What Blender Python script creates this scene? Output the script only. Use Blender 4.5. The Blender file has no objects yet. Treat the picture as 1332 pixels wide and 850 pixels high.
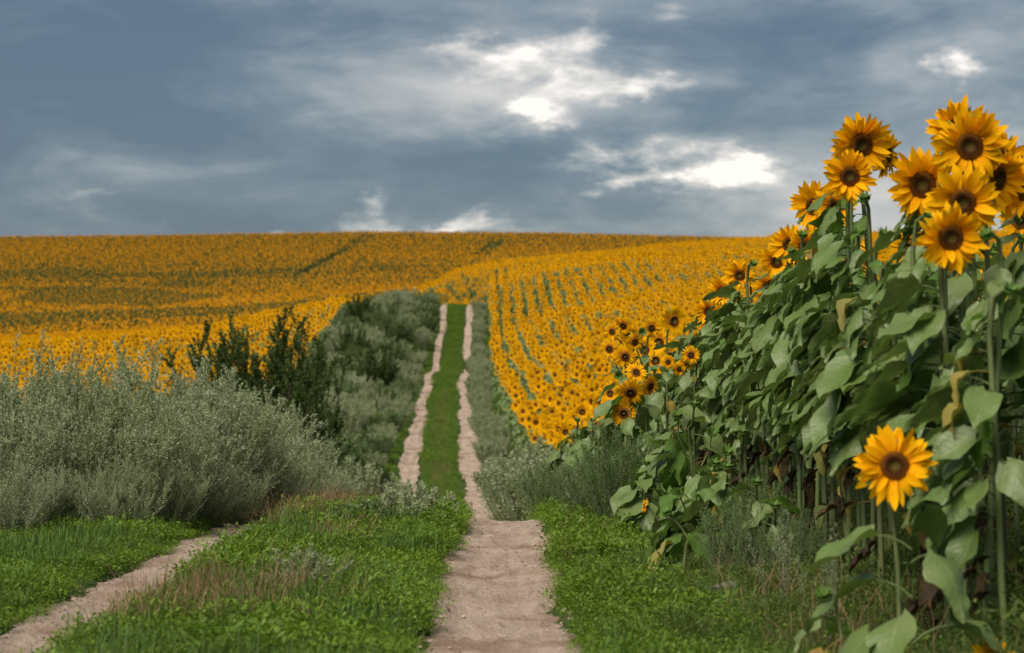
import bpy, math, random
import numpy as np
from mathutils import Vector, Matrix, Quaternion, Euler

# ------------------------------------------------------------------ camera, sky, sun, exposure
F = 3145.0          # focal length in photo pixels (1332 wide)
HY = 504.0          # photo row of eye level
CZ = 1.0            # eye height above the track
sc = bpy.context.scene
col = sc.collection
cam_d = bpy.data.cameras.new('camera')
cam = bpy.data.objects.new('camera', cam_d); col.objects.link(cam)
cam_d.sensor_width = 36.0; cam_d.lens = 36.0 * F / 1332.0
cam_d.clip_start = 0.1; cam_d.clip_end = 6000
cam.location = (0, 0, CZ)
cam.rotation_euler = (math.radians(90) + math.atan((HY - 425) / F), 0, 0)
cam_d.dof.use_dof = True; cam_d.dof.focus_distance = 14.5; cam_d.dof.aperture_fstop = 5.0
sc.camera = cam

SUN_EL, SUN_AZ = 50.0, 215.0      # degrees; azimuth clockwise from +Y (behind the camera, to the left)
EXPO = 1.72
sc.view_settings.view_transform = 'Standard'
sc.view_settings.look = 'None'
sc.view_settings.exposure = EXPO
sc.view_settings.gamma = 1.0
sc.view_settings.use_curve_mapping = False
sc.render.engine = 'CYCLES'
sc.cycles.use_denoising = True
sc.cycles.max_bounces = 6
sc.cycles.diffuse_bounces = 3
sc.cycles.glossy_bounces = 2
sc.cycles.transmission_bounces = 3
sc.cycles.transparent_max_bounces = 4

sun_d = bpy.data.lights.new('sun', 'SUN')
sun = bpy.data.objects.new('sun', sun_d); col.objects.link(sun)
sun_d.energy = 1.5; sun_d.angle = math.radians(42); sun_d.color = (1.0, 0.94, 0.84)
_a, _e = math.radians(SUN_AZ), math.radians(SUN_EL)
sdir = Vector((math.sin(_a) * math.cos(_e), math.cos(_a) * math.cos(_e), math.sin(_e)))
sun.rotation_euler = sdir.to_track_quat('Z', 'Y').to_euler()
sun.location = (0, -20, 40)

def N(nt, typ, **kw):
    n = nt.nodes.new(typ)
    for k, v in kw.items(): setattr(n, k, v)
    return n

def build_world():
    w = bpy.data.worlds.new('World'); sc.world = w; w.use_nodes = True
    nt = w.node_tree; nt.nodes.clear(); L = nt.links.new
    out = N(nt, 'ShaderNodeOutputWorld'); bg = N(nt, 'ShaderNodeBackground')
    L(bg.outputs[0], out.inputs[0]); bg.inputs[1].default_value = 0.1
    sky = N(nt, 'ShaderNodeTexSky', sky_type='NISHITA', sun_disc=False)
    sky.sun_elevation = math.radians(SUN_EL); sky.sun_rotation = math.radians(SUN_AZ)
    tc = N(nt, 'ShaderNodeTexCoord')
    D = tc.outputs['Generated']
    def vscale(v, s):
        n = N(nt, 'ShaderNodeVectorMath', operation='MULTIPLY'); L(v, n.inputs[0]); n.inputs[1].default_value = s
        return n.outputs[0]
    def math_(op, a, b=None, clamp=False):
        n = N(nt, 'ShaderNodeMath', operation=op); n.use_clamp = clamp
        for i, x in enumerate((a, b)):
            if x is None: continue
            if isinstance(x, (int, float)): n.inputs[i].default_value = x
            else: L(x, n.inputs[i])
        return n.outputs[0]
    def noise(v, s, det, rough, dist, off=0.0):
        n = N(nt, 'ShaderNodeTexNoise'); n.inputs['Scale'].default_value = 1.0
        vv = vscale(v, s)
        if off:
            a = N(nt, 'ShaderNodeVectorMath', operation='ADD'); L(vv, a.inputs[0]); a.inputs[1].default_value = (off, off * .7, off * 1.3); vv = a.outputs[0]
        L(vv, n.inputs['Vector'])
        n.inputs['Detail'].default_value = det; n.inputs['Roughness'].default_value = rough; n.inputs['Distortion'].default_value = dist
        return n.outputs[0]
    def ss(x, a, b):
        n = N(nt, 'ShaderNodeMapRange', interpolation_type='SMOOTHSTEP'); L(x, n.inputs[0])
        n.inputs[1].default_value = a; n.inputs[2].default_value = b
        return n.outputs[0]
    # warped direction: ragged cloud outlines
    wn = N(nt, 'ShaderNodeTexNoise'); wn.inputs['Scale'].default_value = 1.0; wn.inputs['Detail'].default_value = 7; wn.inputs['Roughness'].default_value = .62
    L(vscale(D, (22, 22, 50)), wn.inputs['Vector'])
    sb = N(nt, 'ShaderNodeVectorMath', operation='SUBTRACT'); L(wn.outputs[1], sb.inputs[0]); sb.inputs[1].default_value = (.5, .5, .5)
    ad = N(nt, 'ShaderNodeVectorMath', operation='ADD'); L(D, ad.inputs[0]); L(vscale(sb.outputs[0], (.085, .0, .042)), ad.inputs[1])
    W = ad.outputs[0]
    BS = 1.15
    def blob(px, py, rx, ry, amp, vec=W):
        d = Vector(((px - 666) / F, 1.0, (HY - py) / F)).normalized()
        s = N(nt, 'ShaderNodeVectorMath', operation='SUBTRACT'); L(vec, s.inputs[0]); s.inputs[1].default_value = d
        m = vscale(s.outputs[0], (F / rx / BS, 12, F / ry / BS))
        ln = N(nt, 'ShaderNodeVectorMath', operation='LENGTH'); L(m, ln.inputs[0])
        r = N(nt, 'ShaderNodeMapRange', interpolation_type='SMOOTHSTEP'); L(ln.outputs['Value'], r.inputs[0])
        r.inputs[1].default_value = 1.0; r.inputs[2].default_value = 0.0
        r.inputs[3].default_value = 0.0; r.inputs[4].default_value = amp
        return r.outputs[0]
    def total(bl):
        t = bl[0]
        for b in bl[1:]: t = math_('ADD', t, b)
        return t
    # lighter cloud decks (grey), then gaps where bright cloud shows
    n1 = noise(D, (6.5, 6.5, 25), 8, .54, .4)
    n2 = noise(D, (17, 17, 46), 9, .58, .5, 4.1)
    deck = total([blob(640, 100, 420, 85, .40), blob(900, 110, 330, 60, .20), blob(930, 235, 330, 60, .34), blob(1230, 170, 320, 260, .62), blob(1120, 290, 330, 80, .35),
                  blob(470, 150, 260, 60, .25), blob(560, 285, 170, 45, .30), blob(900, 300, 330, 50, .40), blob(130, 300, 320, 46, .18),
                  blob(100, 40, 480, 130, -.42), blob(200, 235, 520, 90, .16), blob(1010, 45, 300, 70, -.18), blob(600, 210, 280, 50, -.16)])
    gap = total([blob(640, 78, 70, 26, .75), blob(700, 78, 85, 36, .85), blob(742, 48, 46, 30, .7), blob(765, 100, 95, 30, .9), blob(835, 106, 62, 18, .95), blob(735, 142, 52, 20, 1.0), blob(700, 152, 32, 14, .8), blob(690, 120, 120, 60, .35),
                 blob(782, 210, 66, 26, .95), blob(852, 226, 44, 20, .8), blob(905, 219, 85, 28, 1.1), blob(962, 222, 58, 22, 1.0), blob(880, 215, 190, 60, .3),
                 blob(507, 272, 44, 16, .95), blob(560, 294, 95, 16, 1.1), blob(1250, 78, 40, 24, 1.0), blob(880, 12, 60, 18, .35),
                 blob(330, 300, 120, 7, .8), blob(1000, 240, 90, 50, .3), blob(130, 246, 90, 9, .25)])
    n3 = noise(D, (34, 34, 84), 9, .62, .6, 2.3)
    lum = math_('ADD', math_('MULTIPLY', math_('SUBTRACT', n1, .5), 2.1), math_('ADD', math_('MULTIPLY', deck, .85), .26))
    lum = math_('ADD', lum, math_('MULTIPLY', math_('SUBTRACT', n2, .5), 1.35))
    brk = math_('ADD', math_('MULTIPLY', ss(n2, .36, .64), .75), math_('MULTIPLY', math_('SUBTRACT', n3, .5), 2.2))
    glow = math_('MULTIPLY', gap, math_('ADD', brk, .62))
    lum = math_('ADD', lum, math_('MULTIPLY', math_('MAXIMUM', glow, 0.0), 1.0))
    cr = N(nt, 'ShaderNodeValToRGB'); L(math_('MULTIPLY', lum, .5), cr.inputs[0])
    k = 10.0 / (2 ** EXPO)
    e = cr.color_ramp; e.interpolation = 'LINEAR'
    stops = [(0.0, (.060, .095, .145)), (.15, (.100, .140, .185)), (.27, (.180, .216, .248)), (.40, (.310, .325, .335)), (.55, (.480, .465, .450)), (.75, (.700, .650, .600)), (1.0, (1.02, .95, .87))]
    e.elements[0].position = 0; e.elements[1].position = 1
    for p, c in stops[1:-1]: e.elements.new(p)
    for el, (p, c) in zip(e.elements, stops): el.position = p; el.color = (*c, 1)
    sc_ = N(nt, 'ShaderNodeVectorMath', operation='SCALE'); L(cr.outputs[0], sc_.inputs[0]); sc_.inputs['Scale'].default_value = k
    # clouds cover nearly all of the clear sky behind them
    mix2 = N(nt, 'ShaderNodeMix', data_type='RGBA'); mix2.inputs['Factor'].default_value = .93
    L(sky.outputs[0], mix2.inputs['A']); L(sc_.outputs[0], mix2.inputs['B'])
    L(mix2.outputs['Result'], bg.inputs[0])
    w.cycles.sampling_method = 'MANUAL'; w.cycles.sample_map_resolution = 512
build_world()

# ------------------------------------------------------------------ helpers
rng = np.random.default_rng(7)
random.seed(7)

def np_mesh(name, V, faces, mats=(), midx=None, smooth=False, uv=None):
    """faces: list of (m,k) int arrays"""
    me = bpy.data.meshes.new(name)
    V = np.asarray(V, dtype=np.float32)
    me.vertices.add(len(V)); me.vertices.foreach_set('co', V.ravel())
    loops = np.concatenate([f.ravel() for f in faces]).astype(np.int32)
    tot = np.concatenate([np.full(len(f), f.shape[1]) for f in faces]).astype(np.int32)
    start = np.concatenate([[0], np.cumsum(tot)[:-1]]).astype(np.int32)
    me.loops.add(len(loops)); me.loops.foreach_set('vertex_index', loops)
    me.polygons.add(len(tot)); me.polygons.foreach_set('loop_start', start)
    if midx is not None: me.polygons.foreach_set('material_index', np.asarray(midx, dtype=np.int32))
    if smooth: me.polygons.foreach_set('use_smooth', np.ones(len(tot), dtype=bool))
    if uv is not None:
        ul = me.uv_layers.new(name='UVMap')
        ul.data.foreach_set('uv', np.asarray(uv, dtype=np.float32)[loops].ravel())
    for m in mats: me.materials.append(m)
    me.update(calc_edges=True); me.validate()
    return me

class MB:
    """collects geometry for one mesh"""
    def __init__(s): s.V = []; s.F = []; s.M = []; s.U = []; s.n = 0
    def add(s, V, Fs, m=0, uv=None):
        V = np.asarray(V, float)
        s.V.append(V); s.U.append(np.zeros((len(V), 2)) if uv is None else np.asarray(uv, float))
        for f in Fs: s.F.append([i + s.n for i in f]); s.M.append(m)
        s.n += len(V)
    def tube(s, pts, rad, k=5, m=0, cap=False):
        pts = [Vector(p) for p in pts]; V = []; Fs = []
        for i, p in enumerate(pts):
            t = (pts[min(i + 1, len(pts) - 1)] - pts[max(i - 1, 0)]).normalized()
            a = t.orthogonal() if i == 0 else (a - t * a.dot(t))
            a.normalize(); b = t.cross(a)
            r = rad[i] if hasattr(rad, '__len__') else rad
            for j in range(k):
                an = 2 * math.pi * j / k
                V.append(p + a * (r * math.cos(an)) + b * (r * math.sin(an)))
        for i in range(len(pts) - 1):
            for j in range(k):
                Fs.append((i * k + j, i * k + (j + 1) % k, (i + 1) * k + (j + 1) % k, (i + 1) * k + j))
        if cap: Fs.append(tuple(range((len(pts) - 1) * k, len(pts) * k)))
        s.add([tuple(v) for v in V], Fs, m)
    def mesh(s, name, mats, smooth=True):
        me = bpy.data.meshes.new(name)
        V = np.concatenate(s.V); U = np.concatenate(s.U)
        me.from_pydata(V.tolist(), [], s.F)
        me.polygons.foreach_set('material_index', np.array(s.M, dtype=np.int32))
        if smooth: me.polygons.foreach_set('use_smooth', np.ones(len(s.F), dtype=bool))
        ul = me.uv_layers.new(name='UVMap')
        li = np.zeros(len(me.loops), dtype=np.int32); me.loops.foreach_get('vertex_index', li)
        ul.data.foreach_set('uv', U[li].astype(np.float32).ravel())
        for m in mats: me.materials.append(m)
        return me

def link(name, me, parent=None, loc=(0, 0, 0), rot=None, scale=None):
    o = bpy.data.objects.new(name, me); col.objects.link(o)
    if parent is not None: o.parent = parent
    o.location = loc
    if rot is not None: o.rotation_euler = rot
    if scale is not None: o.scale = (scale,) * 3 if isinstance(scale, (int, float)) else scale
    return o
def tag(o, label=None, cat=None, group=None, kind=None):
    if label: o['label'] = label
    if cat: o['category'] = cat
    if group: o['group'] = group
    if kind: o['kind'] = kind
    return o

# ------------------------------------------------------------------ materials
def mat(name):
    m = bpy.data.materials.new(name); m.use_nodes = True
    nt = m.node_tree; nt.nodes.clear()
    out = nt.nodes.new('ShaderNodeOutputMaterial')
    return m, nt, out
def mixc(nt, f, a, b, blend='MIX'):
    n = nt.nodes.new('ShaderNodeMix'); n.data_type = 'RGBA'; n.blend_type = blend
    for key, v in (('Factor', f), ('A', a), ('B', b)):
        if isinstance(v, (int, float)): n.inputs[key].default_value = v
        elif isinstance(v, tuple): n.inputs[key].default_value = (*v[:3], 1)
        else: nt.links.new(v, n.inputs[key])
    return n.outputs['Result']
def ramp(nt, fac, stops, interp='LINEAR'):
    r = nt.nodes.new('ShaderNodeValToRGB'); nt.links.new(fac, r.inputs[0]); e = r.color_ramp; e.interpolation = interp
    while len(e.elements) < len(stops): e.elements.new(.5)
    for el, (p, c) in zip(e.elements, stops): el.position = p; el.color = (*c, 1)
    return r.outputs[0]
def noise(nt, scale, det=3, rough=.5, vec=None):
    n = nt.nodes.new('ShaderNodeTexNoise'); n.inputs['Scale'].default_value = scale
    n.inputs['Detail'].default_value = det; n.inputs['Roughness'].default_value = rough
    if vec is not None: nt.links.new(vec, n.inputs['Vector'])
    return n.outputs[0]

def leafy(name, c0, c1, c2=None, rough=.55, transl=.3, spec=.35, uv_vein=False, tcol=None, world_var=True, nscale=1.3):
    """foliage: colour varies per piece and from place to place; light passes through"""
    m, nt, out = mat(name); L = nt.links.new
    oi = nt.nodes.new('ShaderNodeObjectInfo')
    geo = nt.nodes.new('ShaderNodeNewGeometry')
    c = mixc(nt, oi.outputs['Random'], c0, c1)
    if world_var:
        f = noise(nt, nscale, 3, .6, geo.outputs['Position'])
        mr = nt.nodes.new('ShaderNodeMapRange'); L(f, mr.inputs[0]); mr.inputs[1].default_value = .38; mr.inputs[2].default_value = .66
        c = mixc(nt, mr.outputs[0], c, c2 or c1)
    ri = nt.nodes.new('ShaderNodeMapRange'); L(geo.outputs['Random Per Island'], ri.inputs[0])
    ri.inputs[3].default_value = .72; ri.inputs[4].default_value = 1.28
    if not uv_vein:
        g = nt.nodes.new('ShaderNodeVectorMath'); g.operation = 'SCALE'; L(c, g.inputs[0]); L(ri.outputs[0], g.inputs['Scale']); c = g.outputs[0]
    else:
        uvn = nt.nodes.new('ShaderNodeUVMap'); sp = nt.nodes.new('ShaderNodeSeparateXYZ'); L(uvn.outputs[0], sp.inputs[0])
        ab = nt.nodes.new('ShaderNodeMath'); ab.operation = 'ABSOLUTE'; L(sp.outputs[0], ab.inputs[0])
        mid = nt.nodes.new('ShaderNodeMapRange'); L(ab.outputs[0], mid.inputs[0]); mid.inputs[1].default_value = .09; mid.inputs[2].default_value = .02
        # side veins: slanted lines in leaf space
        sl = nt.nodes.new('ShaderNodeMath'); sl.operation = 'MULTIPLY_ADD'; L(ab.outputs[0], sl.inputs[0]); sl.inputs[1].default_value = -.35; L(sp.outputs[1], sl.inputs[2])
        fr = nt.nodes.new('ShaderNodeMath'); fr.operation = 'PINGPONG'; L(sl.outputs[0], fr.inputs[0]); fr.inputs[1].default_value = .075
        ve = nt.nodes.new('ShaderNodeMapRange'); L(fr.outputs[0], ve.inputs[0]); ve.inputs[1].default_value = .014; ve.inputs[2].default_value = .002
        mx = nt.nodes.new('ShaderNodeMath'); mx.operation = 'MAXIMUM'; L(mid.outputs[0], mx.inputs[0]); L(ve.outputs[0], mx.inputs[1])
        sc2 = nt.nodes.new('ShaderNodeMath'); sc2.operation = 'MULTIPLY'; L(mx.outputs[0], sc2.inputs[0]); sc2.inputs[1].default_value = .28
        n2 = noise(nt, 30, 4, .6, geo.outputs['Position'])
        c = mixc(nt, n2, c, mixc(nt, .5, c, c0))
        c = mixc(nt, sc2.outputs[0], c, (.20, .25, .10))
    p = nt.nodes.new('ShaderNodeBsdfPrincipled'); L(c, p.inputs['Base Color'])
    p.inputs['Roughness'].default_value = rough; p.inputs['Specular IOR Level'].default_value = spec
    if uv_vein:
        bp = nt.nodes.new('ShaderNodeBump'); bp.inputs['Strength'].default_value = .35; bp.inputs['Distance'].default_value = .012
        hb = nt.nodes.new('ShaderNodeMath'); hb.operation = 'MULTIPLY_ADD'; L(sc2.outputs[0], hb.inputs[0]); hb.inputs[1].default_value = -1.0
        L(noise(nt, 45, 3, .6, geo.outputs['Position']), hb.inputs[2]); L(hb.outputs[0], bp.inputs['Height']); L(bp.outputs[0], p.inputs['Normal'])
    t = nt.nodes.new('ShaderNodeBsdfTranslucent')
    L(mixc(nt, .6, c, tcol or (c1[0] * 1.3, c1[1] * 1.5, c1[2] * .6)), t.inputs[0])
    mx = nt.nodes.new('ShaderNodeMixShader'); mx.inputs[0].default_value = transl
    L(p.outputs[0], mx.inputs[1]); L(t.outputs[0], mx.inputs[2]); L(mx.outputs[0], out.inputs[0])
    return m

M_LEAF = leafy('sunflower_leaf', (.135, .182, .052), (.172, .222, .074), (.098, .170, .026), rough=.45, transl=.22, spec=.5, uv_vein=True, nscale=2.2)
M_LEAFB = leafy('sunflower_leaf_bright', (.095, .180, .024), (.125, .215, .034), (.085, .155, .025), rough=.5, transl=.35, uv_vein=True)
M_DEAD = leafy('withered_leaf', (.034, .022, .015), (.10, .060, .024), (.022, .015, .011), rough=.8, transl=.1, spec=.1)
M_YELLOWLEAF = leafy('yellowing_leaf', (.30, .20, .03), (.24, .15, .04), (.13, .17, .05), rough=.7, transl=.25, spec=.15)
M_STEM = leafy('sunflower_stem', (.10, .14, .045), (.14, .18, .06), (.12, .13, .05), rough=.65, transl=0.0, spec=.2)
M_SEPAL = leafy('sepal', (.10, .19, .03), (.13, .22, .04), rough=.6, transl=.2)
M_SAGE = leafy('wormwood_leaf', (.325, .350, .220), (.380, .400, .265), (.265, .300, .160), rough=.75, transl=.32, spec=.15, nscale=.9)
M_SAGEG = leafy('wormwood_leaf_green', (.125, .180, .068), (.175, .225, .100), (.105, .155, .050), rough=.75, transl=.2, spec=.15, nscale=.9)
M_SAGESTEM = leafy('wormwood_stem', (.17, .16, .11), (.13, .12, .085), (.15, .12, .09), rough=.8, transl=0, spec=.1)
M_WILLOW = leafy('dark_bush_leaf', (.062, .098, .022), (.085, .125, .030), (.052, .080, .018), rough=.6, transl=.25, spec=.25)
M_BARK = leafy('bark', (.06, .045, .03), (.09, .07, .045), (.05, .04, .03), rough=.9, transl=0, spec=.1)
M_KNOT = leafy('low_green_leaf', (.122, .200, .012), (.158, .242, .018), (.095, .160, .012), rough=.55, transl=.3, spec=.3, nscale=1.6)
M_GRASS = leafy('grass_blade', (.070, .140, .022), (.110, .170, .035), (.080, .125, .025), rough=.6, transl=.3, spec=.25)
M_WEED = leafy('shade_weed', (.072, .122, .018), (.112, .150, .028), (.092, .105, .026), rough=.65, transl=.3, spec=.2)
M_DRY = leafy('dry_grass', (.24, .145, .085), (.33, .21, .12), (.21, .11, .07), rough=.8, transl=.2, spec=.1)

def petal_mat(name, base, tip, var):
    m, nt, out = mat(name); L = nt.links.new
    uvn = nt.nodes.new('ShaderNodeUVMap'); sp = nt.nodes.new('ShaderNodeSeparateXYZ'); L(uvn.outputs[0], sp.inputs[0])
    oi = nt.nodes.new('ShaderNodeObjectInfo'); geo = nt.nodes.new('ShaderNodeNewGeometry')
    c = ramp(nt, sp.outputs[1], [(0, base), (.35, tuple((a * .3 + b * .7) for a, b in zip(base, tip))), (1, tip)])
    ad = nt.nodes.new('ShaderNodeMath'); ad.operation = 'ADD'; L(oi.outputs['Random'], ad.inputs[0]); L(geo.outputs['Random Per Island'], ad.inputs[1])
    fr = nt.nodes.new('ShaderNodeMath'); fr.operation = 'FRACT'; L(ad.outputs[0], fr.inputs[0])
    c = mixc(nt, fr.outputs[0], c, mixc(nt, .55, c, var))
    # fine lengthwise streaks of a petal
    wv = nt.nodes.new('ShaderNodeMath'); wv.operation = 'SINE'; mu = nt.nodes.new('ShaderNodeMath'); mu.operation = 'MULTIPLY'
    L(sp.outputs[0], mu.inputs[0]); mu.inputs[1].default_value = 16; L(mu.outputs[0], wv.inputs[0])
    mm = nt.nodes.new('ShaderNodeMapRange'); L(wv.outputs[0], mm.inputs[0]); mm.inputs[1].default_value = -1; mm.inputs[2].default_value = 1; mm.inputs[3].default_value = 0; mm.inputs[4].default_value = .35
    c = mixc(nt, mm.outputs[0], c, (base[0] * .95, base[1] * .85, base[2]))
    p = nt.nodes.new('ShaderNodeBsdfPrincipled'); L(c, p.inputs['Base Color']); p.inputs['Roughness'].default_value = .7; p.inputs['Specular IOR Level'].default_value = .06
    t = nt.nodes.new('ShaderNodeBsdfTranslucent'); L(c, t.inputs[0])
    mx = nt.nodes.new('ShaderNodeMixShader'); mx.inputs[0].default_value = .3
    L(p.outputs[0], mx.inputs[1]); L(t.outputs[0], mx.inputs[2]); L(mx.outputs[0], out.inputs[0])
    return m
M_PETAL = petal_mat('petal', (.86, .31, .002), (.96, .54, .003), (.93, .44, .002))

def disc_mat():
    m, nt, out = mat('disc_florets'); L = nt.links.new
    uvn = nt.nodes.new('ShaderNodeUVMap'); sp = nt.nodes.new('ShaderNodeSeparateXYZ'); L(uvn.outputs[0], sp.inputs[0])
    c = ramp(nt, sp.outputs[1], [(0, (.110, .110, .020)), (.28, (.120, .080, .016)), (.42, (.085, .032, .009)), (.62, (.120, .043, .010)), (.78, (.30, .11, .012)), (.92, (.24, .085, .010)), (1, (.42, .17, .012))])
    geo = nt.nodes.new('ShaderNodeNewGeometry')
    n = noise(nt, 260, 2, .6, geo.outputs['Position'])
    c = mixc(nt, n, c, mixc(nt, .5, c, (.03, .012, .004)))
    p = nt.nodes.new('ShaderNodeBsdfPrincipled'); L(c, p.inputs['Base Color']); p.inputs['Roughness'].default_value = .9; p.inputs['Specular IOR Level'].default_value = .1
    L(p.outputs[0], out.inputs[0])
    return m
M_DISC = disc_mat()

def soil_mat():
    m, nt, out = mat('sandy_soil'); L = nt.links.new
    geo = nt.nodes.new('ShaderNodeNewGeometry'); P = geo.outputs['Position']
    st = nt.nodes.new('ShaderNodeVectorMath'); st.operation = 'MULTIPLY'; L(P, st.inputs[0]); st.inputs[1].default_value = (9, 1.3, 1)
    c = ramp(nt, noise(nt, 1.0, 5, .6, st.outputs[0]), [(.25, (.32, .230, .168)), (.5, (.42, .315, .240)), (.75, (.51, .395, .312))])
    b = nt.nodes.new('ShaderNodeMapRange'); L(noise(nt, 1.7, 4, .65, P), b.inputs[0]); b.inputs[1].default_value = .50; b.inputs[2].default_value = .66; b.inputs[4].default_value = .85
    c = mixc(nt, b.outputs[0], c, (.25, .155, .105))
    g = nt.nodes.new('ShaderNodeMapRange'); L(noise(nt, 55, 3, .7, P), g.inputs[0]); g.inputs[1].default_value = .54; g.inputs[2].default_value = .72; g.inputs[4].default_value = .7
    c = mixc(nt, g.outputs[0], c, (.22, .14, .095))
    p = nt.nodes.new('ShaderNodeBsdfPrincipled'); L(c, p.inputs['Base Color']); p.inputs['Roughness'].default_value = .95; p.inputs['Specular IOR Level'].default_value = .1
    bm = nt.nodes.new('ShaderNodeBump'); bm.inputs['Strength'].default_value = .9; bm.inputs['Distance'].default_value = .03
    L(noise(nt, 28, 6, .7, P), bm.inputs['Height']); L(bm.outputs[0], p.inputs['Normal']); L(p.outputs[0], out.inputs[0])
    return m
M_SOIL = soil_mat()

def ground_mat():
    m, nt, out = mat('meadow_ground'); L = nt.links.new
    geo = nt.nodes.new('ShaderNodeNewGeometry'); P = geo.outputs['Position']
    c = ramp(nt, noise(nt, .9, 6, .62, P), [(.3, (.040, .075, .015)), (.5, (.052, .095, .018)), (.64, (.095, .105, .035)), (.78, (.135, .10, .055))])
    c = mixc(nt, noise(nt, 24, 4, .7, P), c, mixc(nt, .6, c, (.030, .040, .012)))
    p = nt.nodes.new('ShaderNodeBsdfPrincipled'); L(c, p.inputs['Base Color']); p.inputs['Roughness'].default_value = .95; p.inputs['Specular IOR Level'].default_value = .1
    bm = nt.nodes.new('ShaderNodeBump'); bm.inputs['Strength'].default_value = .7; bm.inputs['Distance'].default_value = .05
    L(noise(nt, 14, 6, .7, P), bm.inputs['Height']); L(bm.outputs[0], p.inputs['Normal']); L(p.outputs[0], out.inputs[0])
    return m
M_GROUND = ground_mat()

def stone_mat():
    m, nt, out = mat('stone'); L = nt.links.new
    geo = nt.nodes.new('ShaderNodeNewGeometry'); P = geo.outputs['Position']
    c = ramp(nt, noise(nt, 22, 6, .65, P), [(.3, (.09, .08, .065)), (.55, (.20, .175, .14)), (.75, (.30, .27, .22))])
    p = nt.nodes.new('ShaderNodeBsdfPrincipled'); L(c, p.inputs['Base Color']); p.inputs['Roughness'].default_value = .9
    bm = nt.nodes.new('ShaderNodeBump'); bm.inputs['Strength'].default_value = .8; bm.inputs['Distance'].default_value = .02
    L(noise(nt, 40, 5, .7, P), bm.inputs['Height']); L(bm.outputs[0], p.inputs['Normal']); L(p.outputs[0], out.inputs[0])
    return m
M_STONE = stone_mat()

# ------------------------------------------------------------------ terrain
def smooth_interp(xs, ys):
    xs = np.array(xs, float); ys = np.array(ys, float)
    h = np.diff(xs); d = np.diff(ys) / h
    m = np.zeros_like(ys)
    for i in range(1, len(xs) - 1):
        if d[i - 1] * d[i] > 0:
            w1, w2 = 2 * h[i] + h[i - 1], h[i] + 2 * h[i - 1]
            m[i] = (w1 + w2) / (w1 / d[i - 1] + w2 / d[i])
    m[0] = d[0]; m[-1] = d[-1]
    def f(x):
        x = np.clip(np.asarray(x, float), xs[0], xs[-1])
        i = np.clip(np.searchsorted(xs, x) - 1, 0, len(xs) - 2)
        t = (x - xs[i]) / h[i]
        return ((1 + 2 * t) * (1 - t) ** 2 * ys[i] + t * (1 - t) ** 2 * h[i] * m[i] + t * t * (3 - 2 * t) * ys[i + 1] + t * t * (t - 1) * h[i] * m[i + 1])
    return f
def sst(a, b, x):
    t = np.clip((x - a) / (b - a), 0, 1); return t * t * (3 - 2 * t)

# height of the track along its length, and where it runs
zroad = smooth_interp([-60, 0, 8.7, 13, 16.2, 17.6, 22, 30, 45, 59, 81, 95, 110, 120, 126, 132, 138, 152, 167, 176, 195],
                      [0, .02, .04, .06, .07, .03, -.26, -.85, -1.62, -1.80, -.70, -.09, .80, 1.60, 1.62, 1.95, 2.5, 4.6, 6.5, 6.7, 7.0])
xright = smooth_interp([-60, 0, 8.7, 16.5, 30, 59, 81, 110, 138, 167, 195], [-.05, -.05, -.06, -.06, -.30, -.88, -1.52, -2.2, -2.52, -2.9, -3.2])
abank = smooth_interp([0, 22, 60, 130, 180, 300], [0, .0, 2.6, 2.8, 2.0, 1.0])
RX = np.array([-300, -100, 0, 277, 495, 600, 660, 760, 880, 1030, 1200, 1400, 1700.])
RYP = np.array([466, 460, 453, 423, 374, 347, 337, 328, 316, 305, 300, 300, 304.])
RDI = np.array([100, 105, 110, 122, 150, 210, 226, 240, 252, 262, 270, 280, 290.])
HX = np.array([-300, -100, 0, 250, 480, 700, 880, 1030, 1400, 1700.])
HYP = np.array([309, 307.5, 307, 304.5, 300.5, 302, 306, 309, 312, 314.])
DH = 650.0
def Z(X, Y):
    X = np.asarray(X, float); Y = np.asarray(Y, float)
    xr = X - (xright(Y) + 1.3)
    near = zroad(Y) + abank(np.maximum(Y, 0)) * (1 - np.exp(-np.maximum(xr, 0) / 6.0)) - .012 * np.maximum(-xr - 6, 0) * sst(60, 110, Y)
    near = near + .05 * np.sin(X * .9 + Y * .21) * np.sin(Y * .37 + 1.1) * sst(1.5, 6, np.abs(xr + 2))
    u = 666 + X / np.maximum(Y, 60) * F
    dr = np.interp(u, RX, RDI); er = (HY - np.interp(u, RX, RYP)) / F
    zr_ = er * dr - 1.9 + CZ
    eh = (HY - np.interp(u, HX, HYP)) / F
    zh = eh * DH - 1.7 + CZ
    w = sst(.72, 1.0, Y / dr)
    near = near
    before = near * (1 - w) + (zr_ - .055 * (dr - Y)) * w
    t = np.clip((Y - dr) / (DH - dr), 0, 1)
    a = .2
    after = zr_ + (zh - zr_) * (a * t + (1 - a) * t * t)
    after = after - np.maximum(Y - DH, 0) * .05
    roll = 1.1 * np.sin(X * .021 + Y * .013) * np.sin(Y * .017 - X * .006) * sst(dr + 20, dr + 120, Y) * (1 - sst(520, 640, Y))
    dip = 2.6 * np.exp(-((Y - 188) / 10.0) ** 2) * np.exp(-((X + 4) / 11.0) ** 4)
    return np.where(Y < dr, before, after) + roll - dip
def rut_depth(X, Y):
    c = xright(Y); fade = 1 - sst(24, 45, np.asarray(Y, float))
    d = 0
    for cx, w in ((c, .27), (c - 1.75, .23)):
        d = d + np.exp(-(((X - cx) / w) ** 4))
    return .05 * d * fade
def Zg(X, Y): return Z(X, Y) - rut_depth(X, Y)
def px2x(px, d): return (px - 666) / F * d
def px2z(py, d): return (HY - py) / F * d + CZ

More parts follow.
